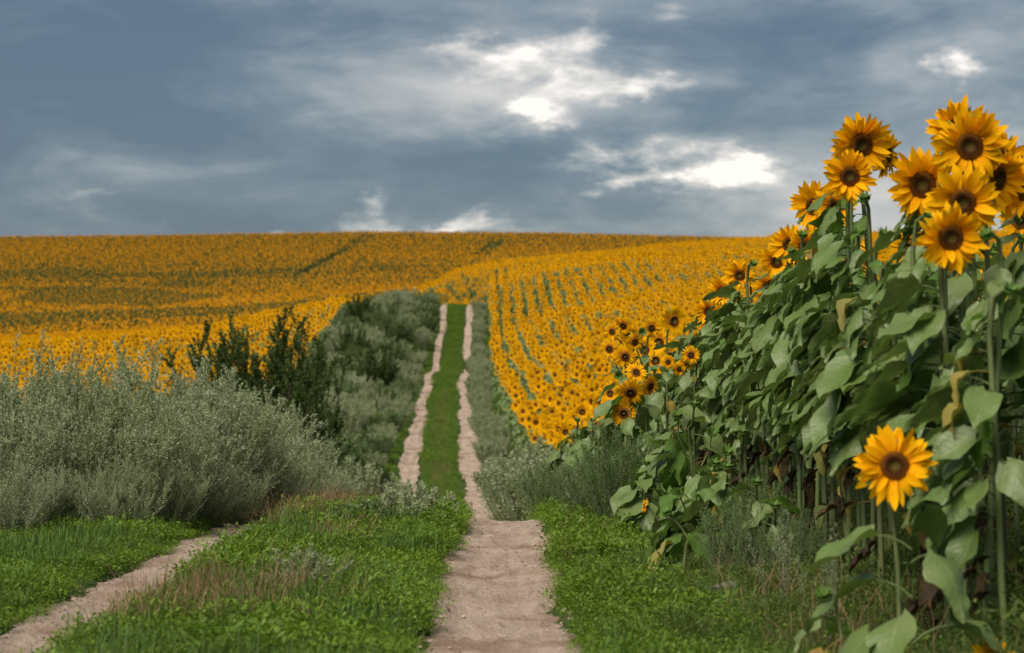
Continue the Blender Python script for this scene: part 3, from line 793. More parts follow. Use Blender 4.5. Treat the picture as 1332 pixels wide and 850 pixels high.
margin(885, 11.3, 655, [(868, 664, -60, 30, 0), (839, 656, -80, 15, .075)], 'leaning young sunflower with one tiny orange bloom at its left', nleaf=15, lsize=.8, br=.4, lo=.1)
margin(930, 12.6, 640, [(925, 610, 0, 50, 0)], 'leafy young sunflower without bloom just behind the stone', nleaf=16, lsize=.85, br=.35, lo=.15)
MX = [940, 978, 1002, 745, 765, 785, 800, 815, 825, 850, 870, 835, 960, 860, 900, 880, 845]
for k, (px, d, py) in enumerate(((940, 12.1, 605), (978, 11.8, 625), (1002, 11.2, 655), (745, 20.5, 545), (765, 19.5, 545), (785, 18.4, 555), (800, 19.2, 520), (815, 18.2, 540), (825, 20.0, 500), (850, 16.0, 545), (870, 14.6, 570), (835, 14.4, 600), (960, 13.4, 560), (860, 17.6, 500), (900, 16.8, 470), (880, 18.6, 490), (845, 19.8, 480))):
    margin(px, d, py, [(px + 6, py, 0, 60, 0)], nth(sorted(MX).index(px)) + ' from the left of the leafy flowerless sunflowers below the field blooms', nleaf=18, lsize=1.0, br=.2, lo=.12)

# ------------------------------------------------------------------ single plants along the field edge past the crest
def lod_leaf(b, base, az, L, W, droop, m):
    c, s = math.cos(az), math.sin(az); P = []
    a = .35; x = z = 0.0
    row = []
    for t, w in ((0, .1), (.3, .8), (.6, .9), (1, .0)):
        row.append((x, z, w)); st = L * .36; x += st * math.cos(a); z += st * math.sin(a); a -= droop * .5
    for x, z, w in row:
        for sd in (-1, 1):
            y = sd * w * W * .5
            P.append((base[0] + x * c - y * s, base[1] + x * s + y * c, base[2] + z + abs(w) * .02))
    b.add(P, [(0, 1, 3, 2), (2, 3, 5, 4), (4, 5, 7, 6)], m)
def lod_plant(name, seed, H=1.75, npet=16, nleaf=11, hd=.25, parts=False):
    r = random.Random(seed)
    b1 = MB(); b1.tube([(0, 0, 0), (r.uniform(-.03, .03), .02, H * .5), (0, .10, H * .9), (0, .08, H - .02), (0, .03, H)], [.013, .012, .010, .009, .008], 4, 0)
    b2 = MB()
    for i in range(nleaf):
        t = (i + .5) / nleaf
        lod_leaf(b2, (0, .05 * t, H * (.26 + .60 * t)), r.uniform(0, 6.28), .30 * (1.1 - .3 * t) * r.uniform(.8, 1.15), .2 * r.uniform(.8, 1.1), r.uniform(.8, 1.5), 0)
    b3 = MB(); b4 = MB(); R = hd / 2; tl = r.uniform(-.2, .1)
    def hp(x, y, z):   # head plane, faces -Y
        return (x, -z * math.cos(tl) + y * math.sin(tl) * 0 - .01, H + y + z * math.sin(tl))
    for i in range(npet):
        a = 2 * math.pi * i / npet + r.uniform(-.1, .1); l = R * r.uniform(.85, 1.12); w = R * .30
        P = []; U = []
        for rr, ww, z, t in ((R * .40, .6, 0, 0), ((R * .40 + l) / 2, 1, .012 + r.uniform(0, .02), .5), (l, .05, .01 + r.uniform(-.01, .02), 1)):
            for s in (-1, 1):
                P.append(hp(rr * math.cos(a) - s * ww * w * .5 * math.sin(a), rr * math.sin(a) + s * ww * w * .5 * math.cos(a), z)); U.append((s * ww, t))
        b3.add(P, [(0, 1, 3, 2), (2, 3, 5, 4)], 0, U)
    k = 8; V = [hp(0, 0, .018)]; U = [(0, .1)]
    for rr, z, u in ((R * (.26 if npet > 10 else .2), .022, .5), (R * (.40 if npet > 10 else .32), .004, .95)):
        for j in range(k): a = 2 * math.pi * j / k; V.append(hp(rr * math.cos(a), rr * math.sin(a), z)); U.append((0, u))
    Fs = [(0, 1 + j, 1 + (j + 1) % k) for j in range(k)] + [(1 + j, 1 + (j + 1) % k, 1 + k + (j + 1) % k, 1 + k + j) for j in range(k)]
    b4.add(V, Fs, 0, U)
    return b1, b2, b3, b4
def join_plant(name, bs, mats):
    b = MB()
    for m, q in enumerate(bs):
        for V in [np.concatenate(q.V)]:
            b.V.append(V); b.U.append(np.concatenate(q.U))
            for f in q.F: b.F.append([i + b.n for i in f]); b.M.append(m)
            b.n += len(V)
    return b.mesh(name, mats)
PM = [M_STEM, M_LEAF, M_PETAL, M_DISC]
M_LEAFF = leafy('field_leaf', (.080, .092, .016), (.100, .105, .020), (.085, .085, .016), rough=.7, transl=.2, spec=.15, nscale=.05)
M_PETALF = petal_mat('far_petal', (.62, .23, .003), (.74, .33, .005), (.64, .26, .004))  # darker, more orange petal colour, used only on the far hillside patches
PMF = [M_STEM, M_LEAFF, M_PETALF, M_DISC]
EDGE = []
for i in range(5):
    bs = lod_plant('sunflower', 200 + i, 1.75, 18, 14, .26)
    EDGE.append([bs[0].mesh('stem', [M_STEM]), bs[1].mesh('leaves', [M_LEAF]), bs[2].mesh('petals', [M_PETAL]), bs[3].mesh('disc', [M_DISC])])
def field_edge(y): return float(xright(y)) + 1.55
edge_pts = []
def edge_plants():
    y = 21.6; n = 0
    while n < 150 and y < 70:
        for row in range(3):
            x = field_edge(y) + row * .68 + PR.uniform(-.1, .1); yy = y + PR.uniform(-.08, .08)
            if row == 2 and y > 34: continue
            src = PR.choice(EDGE); s = PR.uniform(.86, 1.06)
            root = bpy.data.objects.new('sunflower', None); col.objects.link(root); root.empty_display_size = .1
            root.location = (x, yy, float(Zg(x, yy)) - .01); root.rotation_euler = (PR.gauss(0, .03), PR.gauss(0, .04), PR.gauss(-.08, .3)); root.scale = (s,) * 3
            near_ = yy < 34
            tag(root, ('blooming sunflower in the field edge rows just past the crest' if near_ else 'blooming sunflower far down the field edge rows beside the right rut'), 'sunflower',
                'sunflowers in the edge rows just past the crest' if near_ else 'sunflowers far down the field edge rows')
            st, lv, pt, ds = src
            link('stem', st, root); o = link('leaves', lv, root); o['kind'] = 'stuff'
            h = link('petals', pt, root); h['kind'] = 'stuff'; link('disc', ds, h)
            edge_pts.append((x, yy)); n += 1
        y += .33
    return y
EDGE_END = edge_plants()

# ------------------------------------------------------------------ the fields as stuff
def field_protos(n, npet, nleaf, hd, seed):
    out = []
    for i in range(n):
        bs = lod_plant('p', seed + i, 1.75, npet, nleaf, hd)
        out.append(join_plant('field_plant', bs, PM))
    return out
MIDP = field_protos(6, 16, 9, .31, 300)
FARP = field_protos(5, 10, 6, .32, 330)
def vnoise(x, y, s, seed):
    r = np.random.default_rng(seed); g = r.uniform(0, 1, (256, 256))
    x = np.asarray(x) * s; y = np.asarray(y) * s
    i, j = np.floor(x).astype(int), np.floor(y).astype(int); fx, fy = x - i, y - j
    fx, fy = fx * fx * (3 - 2 * fx), fy * fy * (3 - 2 * fy)
    G = lambda a, b: g[a % 256, b % 256]
    return (G(i, j) * (1 - fx) + G(i + 1, j) * fx) * (1 - fy) + (G(i, j + 1) * (1 - fx) + G(i + 1, j + 1) * fx) * fy

def scatter_rows(y0, y1, xmin, xmax, row, step, seed, follow=True):
    r = np.random.default_rng(seed)
    ys = np.arange(y0, y1, step); P = []
    nrow = int((xmax - xmin) / row)
    for k in range(nrow):
        off = xmin + k * row
        x = off + (xright(np.minimum(ys, 190)) + 1.55 if follow else 0) + r.normal(0, .06, len(ys)); y = ys + r.uniform(-.12, .12, len(ys))
        P.append(np.stack([x, y], 1))
    return np.concatenate(P)
def in_view(P, l=-.225, r_=.225, m=3): return (P[:, 0] > l * P[:, 1] - m) & (P[:, 0] < r_ * P[:, 1] + m)
def field(name, P, protos, label, seed, smin=.86, smax=1.1, gapn=None):
    r = np.random.default_rng(seed)
    if gapn is not None: P = P[vnoise(P[:, 0], P[:, 1], gapn[0], seed) > gapn[1]]
    z = Zg(P[:, 0], P[:, 1]) - .02
    n = len(P); rot = np.stack([r.normal(0, .05, n), r.normal(0, .06, n), r.normal(-.08, .38, n)], 1)
    scl = r.uniform(smin, smax, n) * (1 + .07 * (vnoise(P[:, 0], P[:, 1], .35, seed + 1) - .5) * 2)
    instancer(name, np.column_stack([P, z]), rot, scl, r.integers(0, len(protos), n), protos, label, 'sunflower field')
    return n
# right field, near part (Y < 75) then beyond
Pr = scatter_rows(20.5, 78, 0, 22, .64, .30, 1); Pr = Pr[in_view(Pr)]
E = np.array(edge_pts)
keep = np.ones(len(Pr), bool)
xe = xright(Pr[:, 1]) + 1.55
keep &= ~((Pr[:, 0] < xe + 1.7) & (Pr[:, 1] < 34)) & ~((Pr[:, 0] < xe + 1.0) & (Pr[:, 1] < EDGE_END)) & ~((Pr[:, 1] < 22) & (Pr[:, 0] < xe + 3.0))
Pr = Pr[keep]
field('sunflower_field', Pr, MIDP, 'dense rows of blooming sunflowers right of the track past the crest', 41, gapn=(.5, .07))
Pr2 = scatter_rows(78, 290, 0, 66, .74, .28, 2); Pr2 = Pr2[in_view(Pr2)]
field('sunflower_field', Pr2, FARP, 'upper right field of sunflowers in rows rising to the skyline', 42, gapn=(.22, .07))
# left field
Pl = scatter_rows(66, 182, -60, -8.2, .70, .36, 3); Pl = Pl[in_view(Pl)]
lim = xright(Pl[:, 1]) - 5.2 - 1.2 * np.sin(Pl[:, 1] * .11)
Pl = Pl[Pl[:, 0] < lim]
field('sunflower_field', Pl, FARP, 'left sunflower field behind the grey-green bushes', 43, gapn=(.3, .14))
_r = np.random.default_rng(4); Pc = np.column_stack([_r.uniform(-64, 0, 26000), _r.uniform(181, 262, 26000)]); Pc[:, 0] += xright(np.minimum(Pc[:, 1], 190)) + 1.55; Pc = Pc[in_view(Pc)]
field('sunflower_field', Pc, FARP, 'sunflower field beyond the top of the track', 44, gapn=(.15, .10))

# far hillside: small patches of many plants
def patch_mesh(seed, bloom, n=8, size=1.5):
    r = random.Random(seed); b = MB()
    for i in range(n):
        x = (i % 2 - .5) * .72 + r.uniform(-.15, .15); y = ((i // 2 + .5) / (n / 2) - .5) * size + r.uniform(-.12, .12); H = 1.7 * r.uniform(.88, 1.1)
        for q in range(4):
            lod_leaf(b, (x, y, H * (.45 + .15 * q)), r.uniform(0, 6.28), .36, .3, r.uniform(.5, 1.2), 1)
        if r.random() < bloom:
            R = r.uniform(.11, .145); yaw = r.gauss(0, .5); V = [(x, y - .02, H)]; U = [(0, .4)]
            for j in range(6):
                a = j * math.pi / 3 + .3; V.append((x + R * math.cos(a) * math.cos(yaw), y + R * math.cos(a) * math.sin(yaw) + R * math.sin(a) * .25, H + R * math.sin(a))); U.append((.6, 1))
            b.add(V, [(0, 1 + j, 1 + (j + 1) % 6) for j in range(6)], 2, U)
            R2 = R * .42; V = []
            for j in range(6):
                a = j * math.pi / 3; V.append((x + R2 * math.cos(a) * math.cos(yaw), y - .012 + R2 * math.cos(a) * math.sin(yaw) + R2 * math.sin(a) * .25, H + R2 * math.sin(a)))
            b.add(V, [tuple(range(6))], 3, [(0, .6)] * 6)
    return b.mesh('field_patch', PMF, smooth=False)
PATCH = [patch_mesh(400 + i, .58) for i in range(4)] + [patch_mesh(410 + i, .26) for i in range(3)] + [patch_mesh(420, .10), patch_mesh(421, .04)]
def hit(px, py, y0=260, y1=649):
    ys = np.linspace(y0, y1, 800); xs = (px - 666) / F * ys
    e = (Z(xs, ys) + 1.6 - CZ) / ys
    i = int(np.argmax(e > (HY - py) / F)); return xs[i], ys[i]
def far_hill():
    r = np.random.default_rng(77); st = 1.45
    X, Y = np.meshgrid(np.arange(-165, 150, st), np.arange(128, 668, st)); P = np.stack([X.ravel(), Y.ravel()], 1) + r.uniform(-.8, .8, (X.size, 2))
    P = P[in_view(P, -.222, .16, 4)]
    u = 666 + P[:, 0] / P[:, 1] * F; dr = np.interp(u, RX, RDI)
    P = P[(P[:, 1] > np.where(u < 500, dr + 35, 262))]; P = P[P[:, 1] > 172]
    u = 666 + P[:, 0] / P[:, 1] * F; py = HY - (Z(P[:, 0], P[:, 1]) + 1.6 - CZ) / P[:, 1] * F
    n1 = vnoise(P[:, 0] * .6, P[:, 1], .022, 5) * .55 + vnoise(P[:, 0] * .5, P[:, 1], .06, 6) * .3 + vnoise(P[:, 0] * .4, P[:, 1], .2, 7) * .15
    green = n1 < .31
    ell = lambda cx, cy, rx, ry: ((u - cx) / rx) ** 2 + ((py - cy) / ry) ** 2
    g2 = (ell(90, 382, 45, 7) < 1 + n1) | (ell(180, 388, 75, 12) < .4 + n1) | (ell(240, 370, 40, 5) < .5 + n1)
    sparse = (n1 < .50) | (ell(150, 386, 190, 24) < .35 + 1.2 * n1); g2 = g2 | (ell(150, 386, 150, 15) < n1 * 1.3 - .1)
    idx = np.where(green | g2, r.integers(7, 9, len(P)), np.where(sparse | (r.random(len(P)) < .18), r.integers(4, 7, len(P)), r.integers(0, 4, len(P))))
    # tractor lanes running up the slope: no plants
    keepm = np.ones(len(P), bool)
    for (a, b) in (((485, 305), (398, 352)), ((474, 305), (375, 362)), ((655, 309), (630, 330)), ((643, 309), (618, 332)), ((-20, 327), (170, 318)), ((310, 318), (262, 332))):
        A, Bp = np.array(hit(*a)), np.array(hit(*b)); d = Bp - A; t = np.clip(((P - A) @ d) / (d @ d), 0, 1)
        dist = np.linalg.norm(P - A - t[:, None] * d, axis=1); keepm &= dist > .62
    P = P[keepm]; idx = idx[keepm]
    z = Zg(P[:, 0], P[:, 1]); e = .5
    sx = (Z(P[:, 0] + e, P[:, 1]) - Z(P[:, 0] - e, P[:, 1])) / (2 * e); sy = (Z(P[:, 0], P[:, 1] + e) - Z(P[:, 0], P[:, 1] - e)) / (2 * e)
    rot = np.stack([np.arctan(sy), -np.arctan(sx), r.normal(0, .35, len(P))], 1)
    instancer('sunflower_field', np.column_stack([P, z - .03]), rot, r.uniform(.93, 1.07, len(P)), idx, PATCH, 'far hillside covered with sunflowers under the skyline', 'sunflower field')
    return len(P)
NF = far_hill()

# ------------------------------------------------------------------ bushes
def wormwood(seed, h, rad, nstem, nleaf, ll, lw, upright=.55, mats=None, twl=.30, lo=.12):
    r = np.random.default_rng(seed)
    b = MB(); tw0 = []; tw1 = []
    for i in range(nstem):
        a = r.uniform(0, 6.283); q = math.sqrt(r.uniform(0, 1)); tilt = q * (1 - upright) * 1.25 + r.normal(0, .05)
        p = np.array([math.cos(a) * q * rad * .35, math.sin(a) * q * rad * .35, 0.0]); hh = h * r.uniform(.72, 1.05) * (1 - .18 * q)
        pts = [p.copy()]; seg = 6
        for k in range(seg):
            tl = tilt * (1.15 - .5 * k / seg) + r.normal(0, .06); aa = a + r.normal(0, .2)
            p = p + hh / seg * np.array([math.cos(aa) * math.sin(tl), math.sin(aa) * math.sin(tl), math.cos(tl)]); pts.append(p.copy())
        b.tube([tuple(x) for x in pts], [.0075 * (1 - .85 * k / seg) * h for k in range(seg + 1)], 3)
        pts = np.array(pts)
        nt = 26
        t = r.uniform(lo, 1.0, nt) ** .85; f = t * seg; k = np.minimum(f.astype(int), seg - 1); fr = (f - k)[:, None]
        st = pts[k] * (1 - fr) + pts[k + 1] * fr; dr = pts[k + 1] - pts[k]; dr /= np.linalg.norm(dr, axis=1)[:, None]
        out = r.normal(0, 1, (nt, 3)); out[:, 2] = np.abs(out[:, 2]) * .6; out /= np.linalg.norm(out, axis=1)[:, None]
        d = dr * .75 + out * .75; d[:, 2] += .25; d /= np.linalg.norm(d, axis=1)[:, None]
        ln = twl * h * (1.12 - .8 * t) * r.uniform(.6, 1.2, nt)
        tw0.append(st); tw1.append(st + d * ln[:, None])
        tw0.append(pts[-2:-1]); tw1.append(pts[-1:] + np.array([[0, 0, .03 * h]]))
    A = np.concatenate(tw0); Bq = np.concatenate(tw1)
    j = r.integers(0, len(A), nleaf); t = r.uniform(.05, 1.02, nleaf)[:, None]
    c = A[j] * (1 - t) + Bq[j] * t; d = Bq[j] - A[j]; d /= np.linalg.norm(d, axis=1)[:, None] + 1e-9
    ld = d * .8 + r.normal(0, .6, (nleaf, 3)); ld /= np.linalg.norm(ld, axis=1)[:, None]
    sd = np.cross(ld, r.normal(0, 1, (nleaf, 3))); sd /= np.linalg.norm(sd, axis=1)[:, None] + 1e-9
    L_ = ll * r.uniform(.6, 1.3, nleaf)[:, None]; W_ = lw * r.uniform(.7, 1.2, nleaf)[:, None]
    V = np.stack([c, c + ld * L_ * .5 + sd * W_, c + ld * L_, c + ld * L_ * .5 - sd * W_], 1).reshape(-1, 3)
    Fq = np.arange(nleaf * 4).reshape(-1, 4)
    mats = mats or (M_SAGESTEM, M_SAGE)
    return b.mesh('stems', [mats[0]]), np_mesh('foliage', V, [Fq], [mats[1]])
def bush(name, protos, x, y, s, label, cat, group, sx=1.0, zs=1.0):
    st, fo = PR.choice(protos)
    root = bpy.data.objects.new(name, None); col.objects.link(root); root.empty_display_size = .2
    root.location = (x, y, float(Zg(x, y)) - .03); root.rotation_euler = (PR.gauss(0, .05), PR.gauss(0, .05), PR.uniform(0, 6.28)); root.scale = (s * sx, s * sx, s * zs)
    tag(root, label, cat, group)
    link('stems', st, root); link('foliage', fo, root)
    return root
W_NEAR = [wormwood(500 + i, 1.1, .6, 74, 68000, .020, .0046, upright=.48, lo=.02) for i in range(4)]
W_NEARG = [wormwood(510 + i, 1.1, .6, 60, 42000, .022, .005, upright=.48, lo=.02, mats=(M_SAGESTEM, M_SAGEG)) for i in range(2)]
W_FAR = [wormwood(520 + i, 1.15, .65, 46, 13000, .045, .011, lo=.03) for i in range(4)]
W_FARG = [wormwood(530 + i, 1.15, .65, 40, 11000, .05, .012, lo=.03, mats=(M_SAGESTEM, M_SAGEG)) for i in range(2)]
WILLOW = [wormwood(540 + i, 3.0, .75, 36, 56000, .05, .0085, upright=.70, mats=(M_BARK, M_WILLOW), twl=.19, lo=.06) for i in range(2)]
DARKB = [wormwood(550 + i, 1.4, .8, 34, 12000, .055, .014, upright=.45, mats=(M_BARK, M_WILLOW), twl=.3) for i in range(2)]
SEEDL = [wormwood(560 + i, .28, .22, 26, 3500, .022, .004, upright=.25) for i in range(2)]
SEEDG = [wormwood(564 + i, .3, .2, 24, 2800, .026, .005, upright=.35, mats=(M_SAGESTEM, M_SAGEG)) for i in range(2)]

near_spots = [(8, 15.3, 1.02), (70, 16.0, 1.0), (128, 15.6, .98), (185, 16.4, 1.05), (-20, 17.2, 1.05), (40, 18.0, 1.1), (105, 18.6, 1.12), (170, 19.0, 1.15), (235, 17.6, 1.04), (285, 18.6, 1.08),
              (60, 21.0, 1.2), (140, 22, 1.3), (210, 21.5, 1.3), (265, 21.8, 1.25), (320, 20.6, .95), (300, 24.5, 1.2), (350, 23.5, .95), (30, 25, 1.3), (372, 27, 1.0), (335, 28, 1.15)]
for k, (px, d, s) in enumerate(sorted(near_spots)):
    bush('wormwood_bush', W_NEAR, px2x(px, d), d, s * PR.uniform(.80, 1.15), nth(k) + ' silvery wormwood bush from the left picture edge in the hedge by the near track', 'bush', 'near wormwood hedge on the left')
for (px, d, s) in ((398, 31, 1.0), (420, 34, 1.08), (438, 38, 1.12), (458, 41, 1.1), (478, 44, 1.0), (395, 38, 1.15), (425, 43, 1.2), (492, 48, .95), (370, 34, 1.1)):
    bush('wormwood_bush', W_FAR, px2x(px, d), d, s, 'soft grey-green wormwood bush where the left hedge drops behind the crest', 'bush', 'wormwood where the hedge drops behind the crest')
r_ = random.Random(12)
def band():
    n = 0
    y = 50.0
    while y < 174:
        xl = float(xright(y)) - 1.75
        wid = 1.0 + 4.6 * float(sst(48, 80, np.array(y)))
        x = xl - .95 - (.35 if y < 70 else 0)
        while x > xl - 1.0 - wid:
            xx, yy = x + r_.uniform(-.2, .2), y + r_.uniform(-.6, .6)
            g = r_.random()
            s = r_.uniform(.55, 1.3) * (1.15 if x < xl - 2.2 else .8)
            if g < .66: bush('wormwood_bush', W_FAR, xx, yy, s, 'grey-green wormwood bush in the wide brush strip left of the climbing track', 'bush', 'wormwood brush strip left of the climbing track', 1.15)
            else: bush('wormwood_bush', W_FARG, xx, yy, s, 'greener wormwood bush among the grey ones left of the climbing track', 'bush', 'greener wormwood left of the climbing track', 1.15)
            x -= r_.uniform(1.0, 1.5); n += 1
        y += r_.uniform(1.6, 2.2) * (1 if y < 100 else 1.35)
    return n
band()
for (px, d, s, nm) in ((335, 33, 1.08, 'tall dark green bush with upright shoots behind the left hedge, its left clump'), (376, 35, 1.0, 'tall dark green bush with upright shoots behind the left hedge, its middle clump'),
                       (306, 34, .86, 'slender dark upright shoot clump at the left end of the dark bush')):
    bush('upright_bush', WILLOW, px2x(px, d), d, s, nm, 'bush', 'dark upright bushes behind the left hedge')
for (px, d, s, nm) in ((440, 41, 1.05, 'low rounded dark bush right of the tall upright shoots'), (408, 39, 1.15, 'dark round bush at the foot of the tall upright shoots'),
                       (468, 138, 1.5, 'dark green shrub at the top of the brush strip'), (486, 108, 1.45, 'dark shrub halfway up the brush strip'), (455, 120, 1.3, 'green-black shrub near the top left of the brush strip'),
                       (505, 92, .8, 'small dark shrub low in the brush strip near the left rut')):
    bush('dark_shrub', DARKB, px2x(px, d), d, s, nm, 'bush', 'dark shrubs among the brush')
# right verge
for (x, y, s) in [(.0, 0, 0)][:0]: pass
def right_verge():
    for k, (y, off, sz) in enumerate(((27, .75, .8), (30, .95, .95), (32.5, .7, 1.1), (36, .85, 1.25), (39, .65, 1.2), (41, 1.25, 1.0), (43.5, .8, 1.3), (48, .75, 1.15), (52, .7, 1.0), (54, 1.1, .9), (57, .65, .9))):
        bush('wormwood_bush', W_FAR, float(xright(y)) + off, y, sz, nth(k) + ' pale rounded wormwood bush from the crest, right of the right rut', 'bush', 'rounded wormwood right of the right rut')
    y = 61.0
    while y < 160:
        x = float(xright(y)) + .62 + r_.uniform(-.06, .2)
        bush('wormwood_bush', W_FAR, x, y, r_.uniform(.5, 1.0), 'grey wormwood bush in the line high along the right rut', 'bush', 'wormwood along the right rut')
        y += r_.uniform(1.6, 3.4)
    for k, y in enumerate((122, 124.5, 127, 130)):
        bush('wormwood_bush', W_FARG, float(xright(y)) + .42, y, .8, nth(k) + ' of four bushes leaning over the right rut at its upper kink', 'bush', 'bushes at the upper kink of the track')
right_verge()
for (px, d, s, lab) in ((738, 20.5, .55, 'wormwood bush at the crest right of the track, left of three'), (762, 19.6, .55, 'wormwood bush at the crest right of the track, middle of three'), (792, 17.4, .5, 'wormwood bush at the crest right of the track, right of three'), (722, 22, .62, 'wormwood bush just over the crest beside the right rut'),
                        (772, 16.4, .5, 'small wormwood in front of the crest bushes at the grass edge')):
    bush('wormwood_bush', W_NEARG, px2x(px, d), d, s, lab, 'bush', 'wormwood at the crest right of the track')
for (px, d, s, lab) in ((812, 15.2, .72, 'grey feathery weed under the low margin blooms'), (985, 12.6, .5, 'tall feathery green weed in front of the bank'), (1025, 11.0, .42, 'feathery weed lower down in front of the bank'), (955, 11.2, .45, 'short feathery weed behind the stone')):
    bush('feathery_weed', W_NEARG, px2x(px, d), d, s, lab, 'weed', 'feathery weeds at the field margin', .6)
# tall wispy weed at the left edge
WISP = [wormwood(570, 1.75, .25, 9, 2600, .026, .004, upright=.72, twl=.18, lo=.3), wormwood(571, 1.5, .3, 6, 1300, .024, .0035, upright=.7, twl=.14, lo=.4)]
bush('tall_weed', WISP[:1], px2x(-2, 15.6), 15.6, 1.0, 'tall wispy weed rising at the left edge against the yellow field', 'weed', 'wispy weeds above the left hedge')
bush('tall_weed', WISP[1:], px2x(95, 15.9), 15.9, .9, 'thin wispy weed stalks poking out of the left hedge', 'weed', 'wispy weeds above the left hedge')
bush('tall_weed', WISP[1:], px2x(290, 18.2), 18.2, .85, 'few thin stalks above the right part of the near hedge', 'weed', 'wispy weeds above the left hedge')
for (px, d, s, lab) in ((1020, 9.6, .36, 'thin seeding weed stalks in the grass left of the low bloom'), (1075, 8.6, .36, 'wispy stalks just left of the low budding plant')):
    bush('tall_weed', WISP, px2x(px, d), d, s, lab, 'weed', 'thin stalks in the right verge')
# small skirts of wormwood before the hedge
for k, (px, d, s) in enumerate(((25, 14.7, .5), (75, 14.9, .42), (150, 14.9, .5), (215, 15.6, .48), (255, 16.6, .5), (300, 17.4, .5), (345, 18.6, .55), (375, 20.5, .6), (400, 23, .7), (420, 27, .75))):
    bush('wormwood_bush', W_NEAR, px2x(px, d), d, s, nth(k) + ' low wormwood from the left along the foot of the near hedge', 'bush', 'low wormwood at the foot of the near hedge')
# small plants in the grass strip
for (px, d, s, lab, pr) in ((392, 10.7, 1.0, 'grey-green wormwood seedling in the grass between the ruts', SEEDL), (510, 15.4, 1.25, 'low grey wormwood cushion on the crest between the ruts', SEEDL), (545, 15.9, 1.2, 'low wormwood cushion beside the other one near the right rut', SEEDL), (475, 15.0, 1.0, 'small green wormwood seedling left of the crest cushions', SEEDG),
                            (448, 13.5, .6, 'tiny seedling in the middle of the grass strip', SEEDG)):
    bush('wormwood_seedling', pr, px2x(px, d), d, s, lab, 'plant', 'seedlings in the grass strip')
# far trees / shrubs on the fields
for (px, d, s, lab) in ((604, 226, 1.5, 'dark shrub among sunflowers beyond the top of the track'), (612, 229, 1.3, 'second dark shrub beyond the top of the track'), (700, 232, 1.3, 'green shrub in the gap between the fields'), (688, 228, 1.2, 'left shrub of the gap between the fields'), (716, 234, 1.3, 'right shrub of the gap between the fields'), (872, 258, 1.4, 'far shrub on the skyline right of centre'), (780, 246, 1.2, 'dark weed clump high in the right field'), (902, 215, 1.2, 'dark weed clump near the upper rows of the right field')):
    bush('dark_shrub', DARKB, px2x(px, d), d, s * .9, lab, 'bush', 'shrubs far off in the fields')

# ------------------------------------------------------------------ grass and weeds
def mat_patch(seed, n, size, h, ll, lw, m):
    """tuft of small leaves on short stalks"""
    r = np.random.default_rng(seed)
    c = np.column_stack([r.normal(0, size * .5, n), r.normal(0, size * .5, n), h * r.uniform(.05, 1, n) ** .7])
    az = r.uniform(0, 6.283, n); el = r.uniform(-.2, .9, n)
    d = np.column_stack([np.cos(az) * np.cos(el), np.sin(az) * np.cos(el), np.sin(el)])
    up = np.column_stack([r.normal(0, .35, n), r.normal(0, .35, n), np.ones(n)])
    s = np.cross(d, up); s /= np.linalg.norm(s, axis=1)[:, None]
    L_ = ll * r.uniform(.6, 1.3, n)[:, None]; W_ = lw * r.uniform(.7, 1.2, n)[:, None]
    V = np.stack([c, c + d * L_ * .55 + s * W_, c + d * L_, c + d * L_ * .55 - s * W_], 1).reshape(-1, 3)
    return np_mesh('low_plant', V, [np.arange(n * 4).reshape(-1, 4)], [m])
def blade_tuft(seed, n, size, h, w, m, bend=.6, curl=.5):
    r = np.random.default_rng(seed)
    b = np.column_stack([r.normal(0, size, n), r.normal(0, size, n), np.zeros(n)])
    az = r.uniform(0, 6.283, n); hh = h * r.uniform(.45, 1.1, n); le = bend * r.uniform(.1, 1, n)
    dx, dy = np.cos(az), np.sin(az); V = []
    sx, sy = -dy, dx
    for t, ww in ((0, 1), (.4, .8), (.75, .5), (1, .05)):
        o = hh * le * (t ** 1.8); z = hh * (t - curl * le * t * t * t)
        for s in (-1, 1):
            V.append(np.column_stack([b[:, 0] + dx * o + sx * s * w * ww, b[:, 1] + dy * o + sy * s * w * ww, z]))
    V = np.stack(V, 1).reshape(-1, 3); i = np.arange(n)[:, None] * 8
    Fq = np.concatenate([i + np.array([[0, 1, 3, 2]]), i + np.array([[2, 3, 5, 4]]), i + np.array([[4, 5, 7, 6]])])
    return np_mesh('grass_tuft', V, [Fq], [m])
def rut_clear(P, grow=0.0, amp=.06):
    """true where a plant does not stand in a rut"""
    c = xright(P[:, 1]); w = amp * (vnoise(P[:, 0] * 3, P[:, 1] * 3, 1.0, 9) - .5) * 2
    a = np.abs(P[:, 0] - c) > rut_half(1, P[:, 1]) + w + grow; b_ = np.abs(P[:, 0] - c + 1.75) > rut_half(0, P[:, 1]) + w + grow
    return a & b_
def scatter(n, x0, x1, y0, y1, seed, rel=True):
    r = np.random.default_rng(seed); y = r.uniform(y0, y1, n); x = r.uniform(x0, x1, n) + (xright(y) if rel else 0); return np.stack([x, y], 1)
def stuff(name, P, protos, label, cat, seed, smin=.7, smax=1.3, sc_fn=None):
    r = np.random.default_rng(seed); n = len(P)
    s = r.uniform(smin, smax, n)
    if sc_fn is not None: s = s * sc_fn(P)
    instancer(name, np.column_stack([P, Zg(P[:, 0], P[:, 1]) - .005]), np.column_stack([r.normal(0, .1, n), r.normal(0, .1, n), r.uniform(0, 6.28, n)]), s, r.integers(0, len(protos), n), protos, label, cat)
KNOT = [mat_patch(600 + i, 190, .10, .085, .016, .0048, M_KNOT) for i in range(4)] + [mat_patch(610, 120, .11, .12, .024, .0045, M_KNOT)]
TUFT = [blade_tuft(620 + i, 26, .04, .20, .0024, M_GRASS, .8) for i in range(3)]
